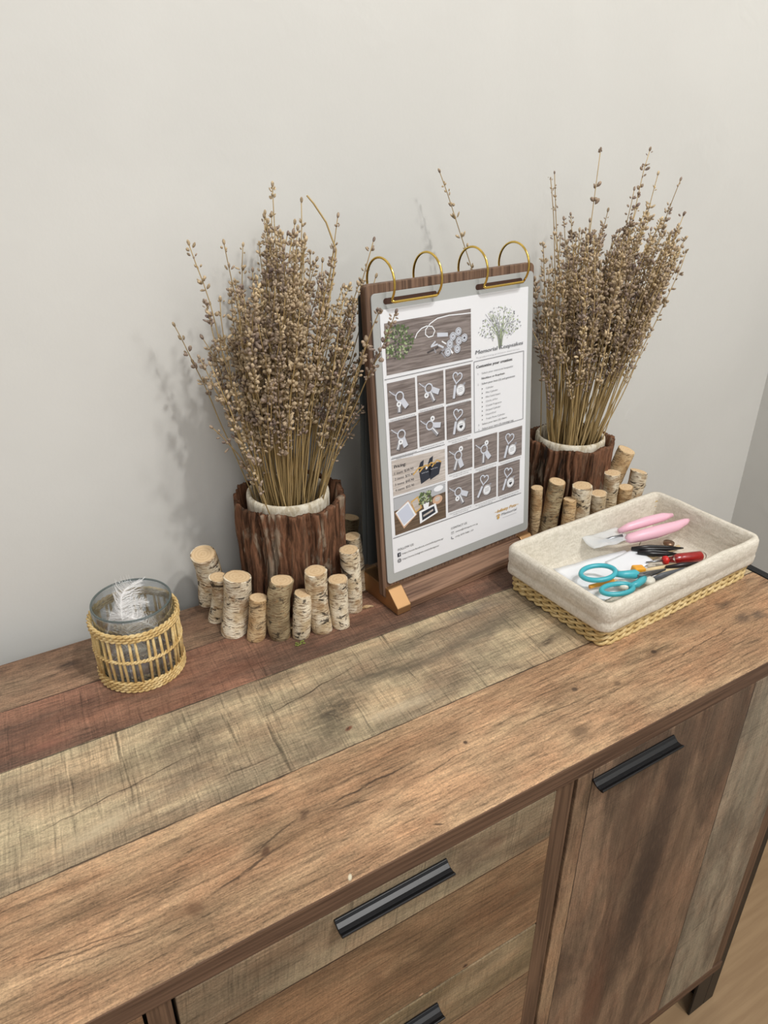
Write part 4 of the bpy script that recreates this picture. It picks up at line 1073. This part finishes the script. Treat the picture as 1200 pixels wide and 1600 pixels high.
tag(m.build('paper_bag', M_whitep, smooth=True), 'smaller white paper bag overlapping the large one in the basket', 'paper bag')
# teal scissors
M_teal = plain('teal_plastic', (70, 176, 190), .32, 0, .5)
M_steel = plain('brushed_steel', (150, 152, 156), .3, .9)
sc = world_thing('scissors', 'small scissors with teal plastic loop handles in the basket', 'scissors', .610, -.236, FZ + .015)
def sp(pts): return [Vector((x - .610, y + .236, z)) for x, y, z in pts]
m = MB(); loop = [(.6075 + .0205 * cos(a) * cos(-.35) - .0150 * sin(a) * sin(-.35), -.2235 + .0205 * cos(a) * sin(-.35) + .0150 * sin(a) * cos(-.35), .006 + .002 * cos(a)) for a in [2 * pi * i / 36 for i in range(36)]]
m.tube(sp(loop), .0030, 8, closed=True); m.tube(sp([(.624, -.233, .004), (.636, -.2395, .003), (.648, -.2440, .002), (.6535, -.2475, .001)]), [.0032, .0048, .0060, .0030], 8)
m.build('handle', M_teal, sc, smooth=True)
m = MB(); loop = [(.608 + .0200 * cos(a) * cos(-.25) - .0100 * sin(a) * sin(-.25), -.2545 + .0200 * cos(a) * sin(-.25) + .0100 * sin(a) * cos(-.25), .0005) for a in [2 * pi * i / 36 for i in range(36)]]
m.tube(sp(loop), .0030, 8, closed=True); m.tube(sp([(.624, -.257, .0), (.636, -.2585, 0), (.648, -.2560, 0), (.655, -.2535, 0)]), [.003, .0045, .0045, .003], 8)
m.build('handle', M_teal, sc, smooth=True)
for s_ in (-1, 1):
    m = MB(); m.tube(sp([(.650, -.2500 + s_ * .002, .0005 + s_ * .0007), (.668, -.2520, .001 + s_ * .0007), (.690, -.2545, .001 + s_ * .0007)]), [.0045, .0038, .0008], 6, flatx=.35)
    m.build('blade', M_steel, sc)
m = MB(); m.lathe([(.0001, .0045), (.004, .0045), (.004, 0), (.0001, 0)], .6505 - .610, -.2500 + .236, 16); m.build('pivot', M_steel, sc)
# round white glue dots / caps
M_glue = plain('off_white_plastic', (226, 222, 208), .35)
for x, y, z, r, lab in ((.6245, -.2500, .0215, .0075, 'round off-white glue dot lying on the teal scissors'), (.6600, -.2555, .0195, .0078, 'round white glue dot beside the orange cube')):
    m = MB(); m.lathe([(.0001, 0), (r, 0), (r * 1.02, .002), (r * .9, .0042), (r * .5, .0050), (.0001, .0048)], n=24)
    o = m.build('glue_dot', M_glue, smooth=True); o.location = (x, y, z); tag(o, lab, 'glue dot')
m = MB(); m.box(-.0075, .0075, -.0055, .0055, 0, .009); o = m.build('eraser', plain('orange_plastic', (232, 164, 48), .45), bevel=.0018); o.location = (.6600, -.2380, FZ + .0115); o.rotation_euler = (0, .1, -.3)
tag(o, 'small orange-yellow eraser block between scissors and screwdriver', 'eraser')
pc = world_thing('pencil', 'ochre stick of pencil seen through the teal scissor loop', 'pencil', .590, -.2292, FZ + .010)
m = MB(); m.tube([(0, 0, 0), (.032, -.0068, .002)], .0026, 6); m.build('barrel', plain('ochre_paint', (214, 150, 52), .4), pc)
m = MB(); m.tube([(.032, -.0068, .002), (.038, -.0080, .0023)], [.0026, .0005], 6); m.build('tip', M_cut, pc)
# pink pliers
M_pink = plain('pink_plastic', (238, 188, 204), .35)
pk = world_thing('pliers', 'pale pink plastic-handled pliers lying across the back of the basket', 'pliers', .700, -.172, FZ + .022)
def grip(pts, r): 
    m = MB(); m.tube(pts, r, 12); m.build('handle', M_pink, pk, smooth=True)
def px(x, y, z): return (x - .700, y + .172, z)
grip([px(.6930, -.1870, .001), px(.697, -.1880, .002), px(.715, -.1935, .004), px(.735, -.1985, .006), (.765 - .700, -.2030 + .172, .008), px(.783, -.2035, .010), px(.789, -.2035, .011)], [.003, .0062, .0078, .0082, .0068, .0045, .002])
grip([px(.695, -.172, .006), px(.710, -.1745, .009), px(.735, -.180, .0125), px(.760, -.185, .0145), px(.775, -.188, .015)], [.003, .0056, .0066, .0058, .0025])
m = MB(); m.tube([px(.694, -.180, .001), px(.680, -.174, -.001), px(.664, -.168, -.003)], [.005, .004, .0015], 8, flatx=.6); m.build('jaw', M_steel, pk, smooth=True)
def film_mat():
    n = NT('clear_film', .15); n.color((.9, .93, .96, 1)); n.b.inputs['Alpha'].default_value = .38; return n.done()
M_film = film_mat()
m = MB(); paper_sheet(m, [(.640, -.184, 0), (.700, -.190, 0), (.706, -.160, 0), (.646, -.155, 0)], lambda x, y: FZ + .024 + .003 * noise.noise((x * 60, y * 60, 8)), .0003)
tag(m.build('plastic_sleeve', M_film, smooth=True), 'crumpled clear plastic sleeve beside the pink pliers', 'plastic sleeve')
# black tweezers
M_blk = plain('black_enamel', (18, 18, 20), .35)
for k, (a, b, lab) in enumerate((((.6950, -.1965, FZ + .014), (.7560, -.2270, FZ + .012), 'pointed black tweezers just under the pink pliers'), ((.6960, -.2060, FZ + .013), (.7400, -.2330, FZ + .011), 'second black tweezers nearer the red screwdriver'))):
    a = Vector(a); b = Vector(b); t = world_thing('tweezers', lab, 'tweezers', *a); d = b - a; s_ = Vector((-d.y, d.x, 0)).normalized()
    for q in (-1, 1):
        m = MB(); m.tube([Vector((0, 0, 0)), d * .35 + s_ * .0032 * q, d * .7 + s_ * .0028 * q, d + s_ * .0006 * q], [.0028, .0036, .0024, .0006], 6, flatx=.6); m.build('arm', M_blk, t, smooth=True)
# red screwdriver
sd = world_thing('screwdriver', 'screwdriver with clear and red handle at the right in the basket', 'screwdriver', .688, -.2268, FZ + .012, -.34)
M_red = plain('red_plastic', (206, 38, 36), .3); M_clear = glass_mat('clear_plastic', (.98, .93, .93, 1), .08)
m = MB(); m.tube([(0, 0, 0), (.026, 0, 0)], [.0010, .0016], 8); m.build('shank', M_steel, sd, smooth=True)
m = MB(); m.tube([(.022, 0, 0), (.024, 0, 0), (.028, 0, 0), (.030, 0, 0)], [.002, .0055, .0055, .003], 14); m.build('collar', M_red, sd, smooth=True)
m = MB(); m.tube([(.030, 0, 0), (.036, 0, 0), (.042, 0, 0), (.075, 0, 0), (.080, 0, 0)], [.0035, .004, .0068, .0068, .004], 14); m.build('grip', M_clear, sd, smooth=True)
m = MB(); m.tube([(.039, 0, 0), (.041, 0, 0), (.074, 0, 0), (.076, 0, 0)], [.0018, .0046, .0046, .002], 12); m.build('core', M_red, sd, smooth=True)
# pale wooden sticks and a grey tool
M_stick = plain('pale_wood', (222, 200, 158), .6, var=.15)
for k, (a, b, lab) in enumerate((((.668, -.2330, FZ + .008), (.722, -.2450, FZ + .007), 'pale wooden stick beside the screwdriver tip'), ((.674, -.2400, FZ + .006), (.726, -.2530, FZ + .006), 'pale wooden stick nearest the front rim in the basket'), ((.700, -.2150, FZ + .005), (.765, -.2140, FZ + .005), 'pale wooden stick right of the tweezers'))):
    m = MB(); m.tube([Vector((0, 0, 0)), Vector(b) - Vector(a)], .0026, 8); o = m.build('wooden_stick', M_stick, smooth=True); o.location = a; tag(o, lab, 'stick')
m = MB(); m.tube([(0, 0, 0), (.012, -.001, .001), (.045, -.006, .001)], [.003, .0048, .0042], 8, flatx=.6); o = m.build('file_tool', plain('grey_rubber', (96, 100, 106), .5), smooth=True); o.location = (.669, -.2560, FZ + .010)
tag(o, 'grey-handled tool next to the white glue dot along the front rim', 'tool')
m = MB(); m.lathe([(.0001, 0), (.007, 0), (.007, .003), (.0001, .0035)], n=18); o = m.build('coin_charm', plain('bronze_metal', (132, 106, 84), .35, .6), smooth=True); o.location = (.757, -.204, FZ + .006)
tag(o, 'small round bronze charm in the basket corner behind the tweezers', 'charm')
m = MB(); m.tube([(0, 0, 0), (.02, -.008, .001), (.044, -.017, 0)], [.002, .0034, .0028], 8); o = m.build('craft_knife', plain('dark_grey_metal', (64, 60, 62), .3, .7), smooth=True); o.location = (.703, -.2450, FZ + .010)
tag(o, 'dark grey metal craft knife under the screwdriver', 'knife')

# ------------------------------------------------------------------ lift everything from the sideboard-top origin to the floor origin
bpy.context.view_layer.update()
for o in list(COL.objects):
    if o.parent is None and o.type in {'MESH', 'EMPTY'}:
        o.location.z += T
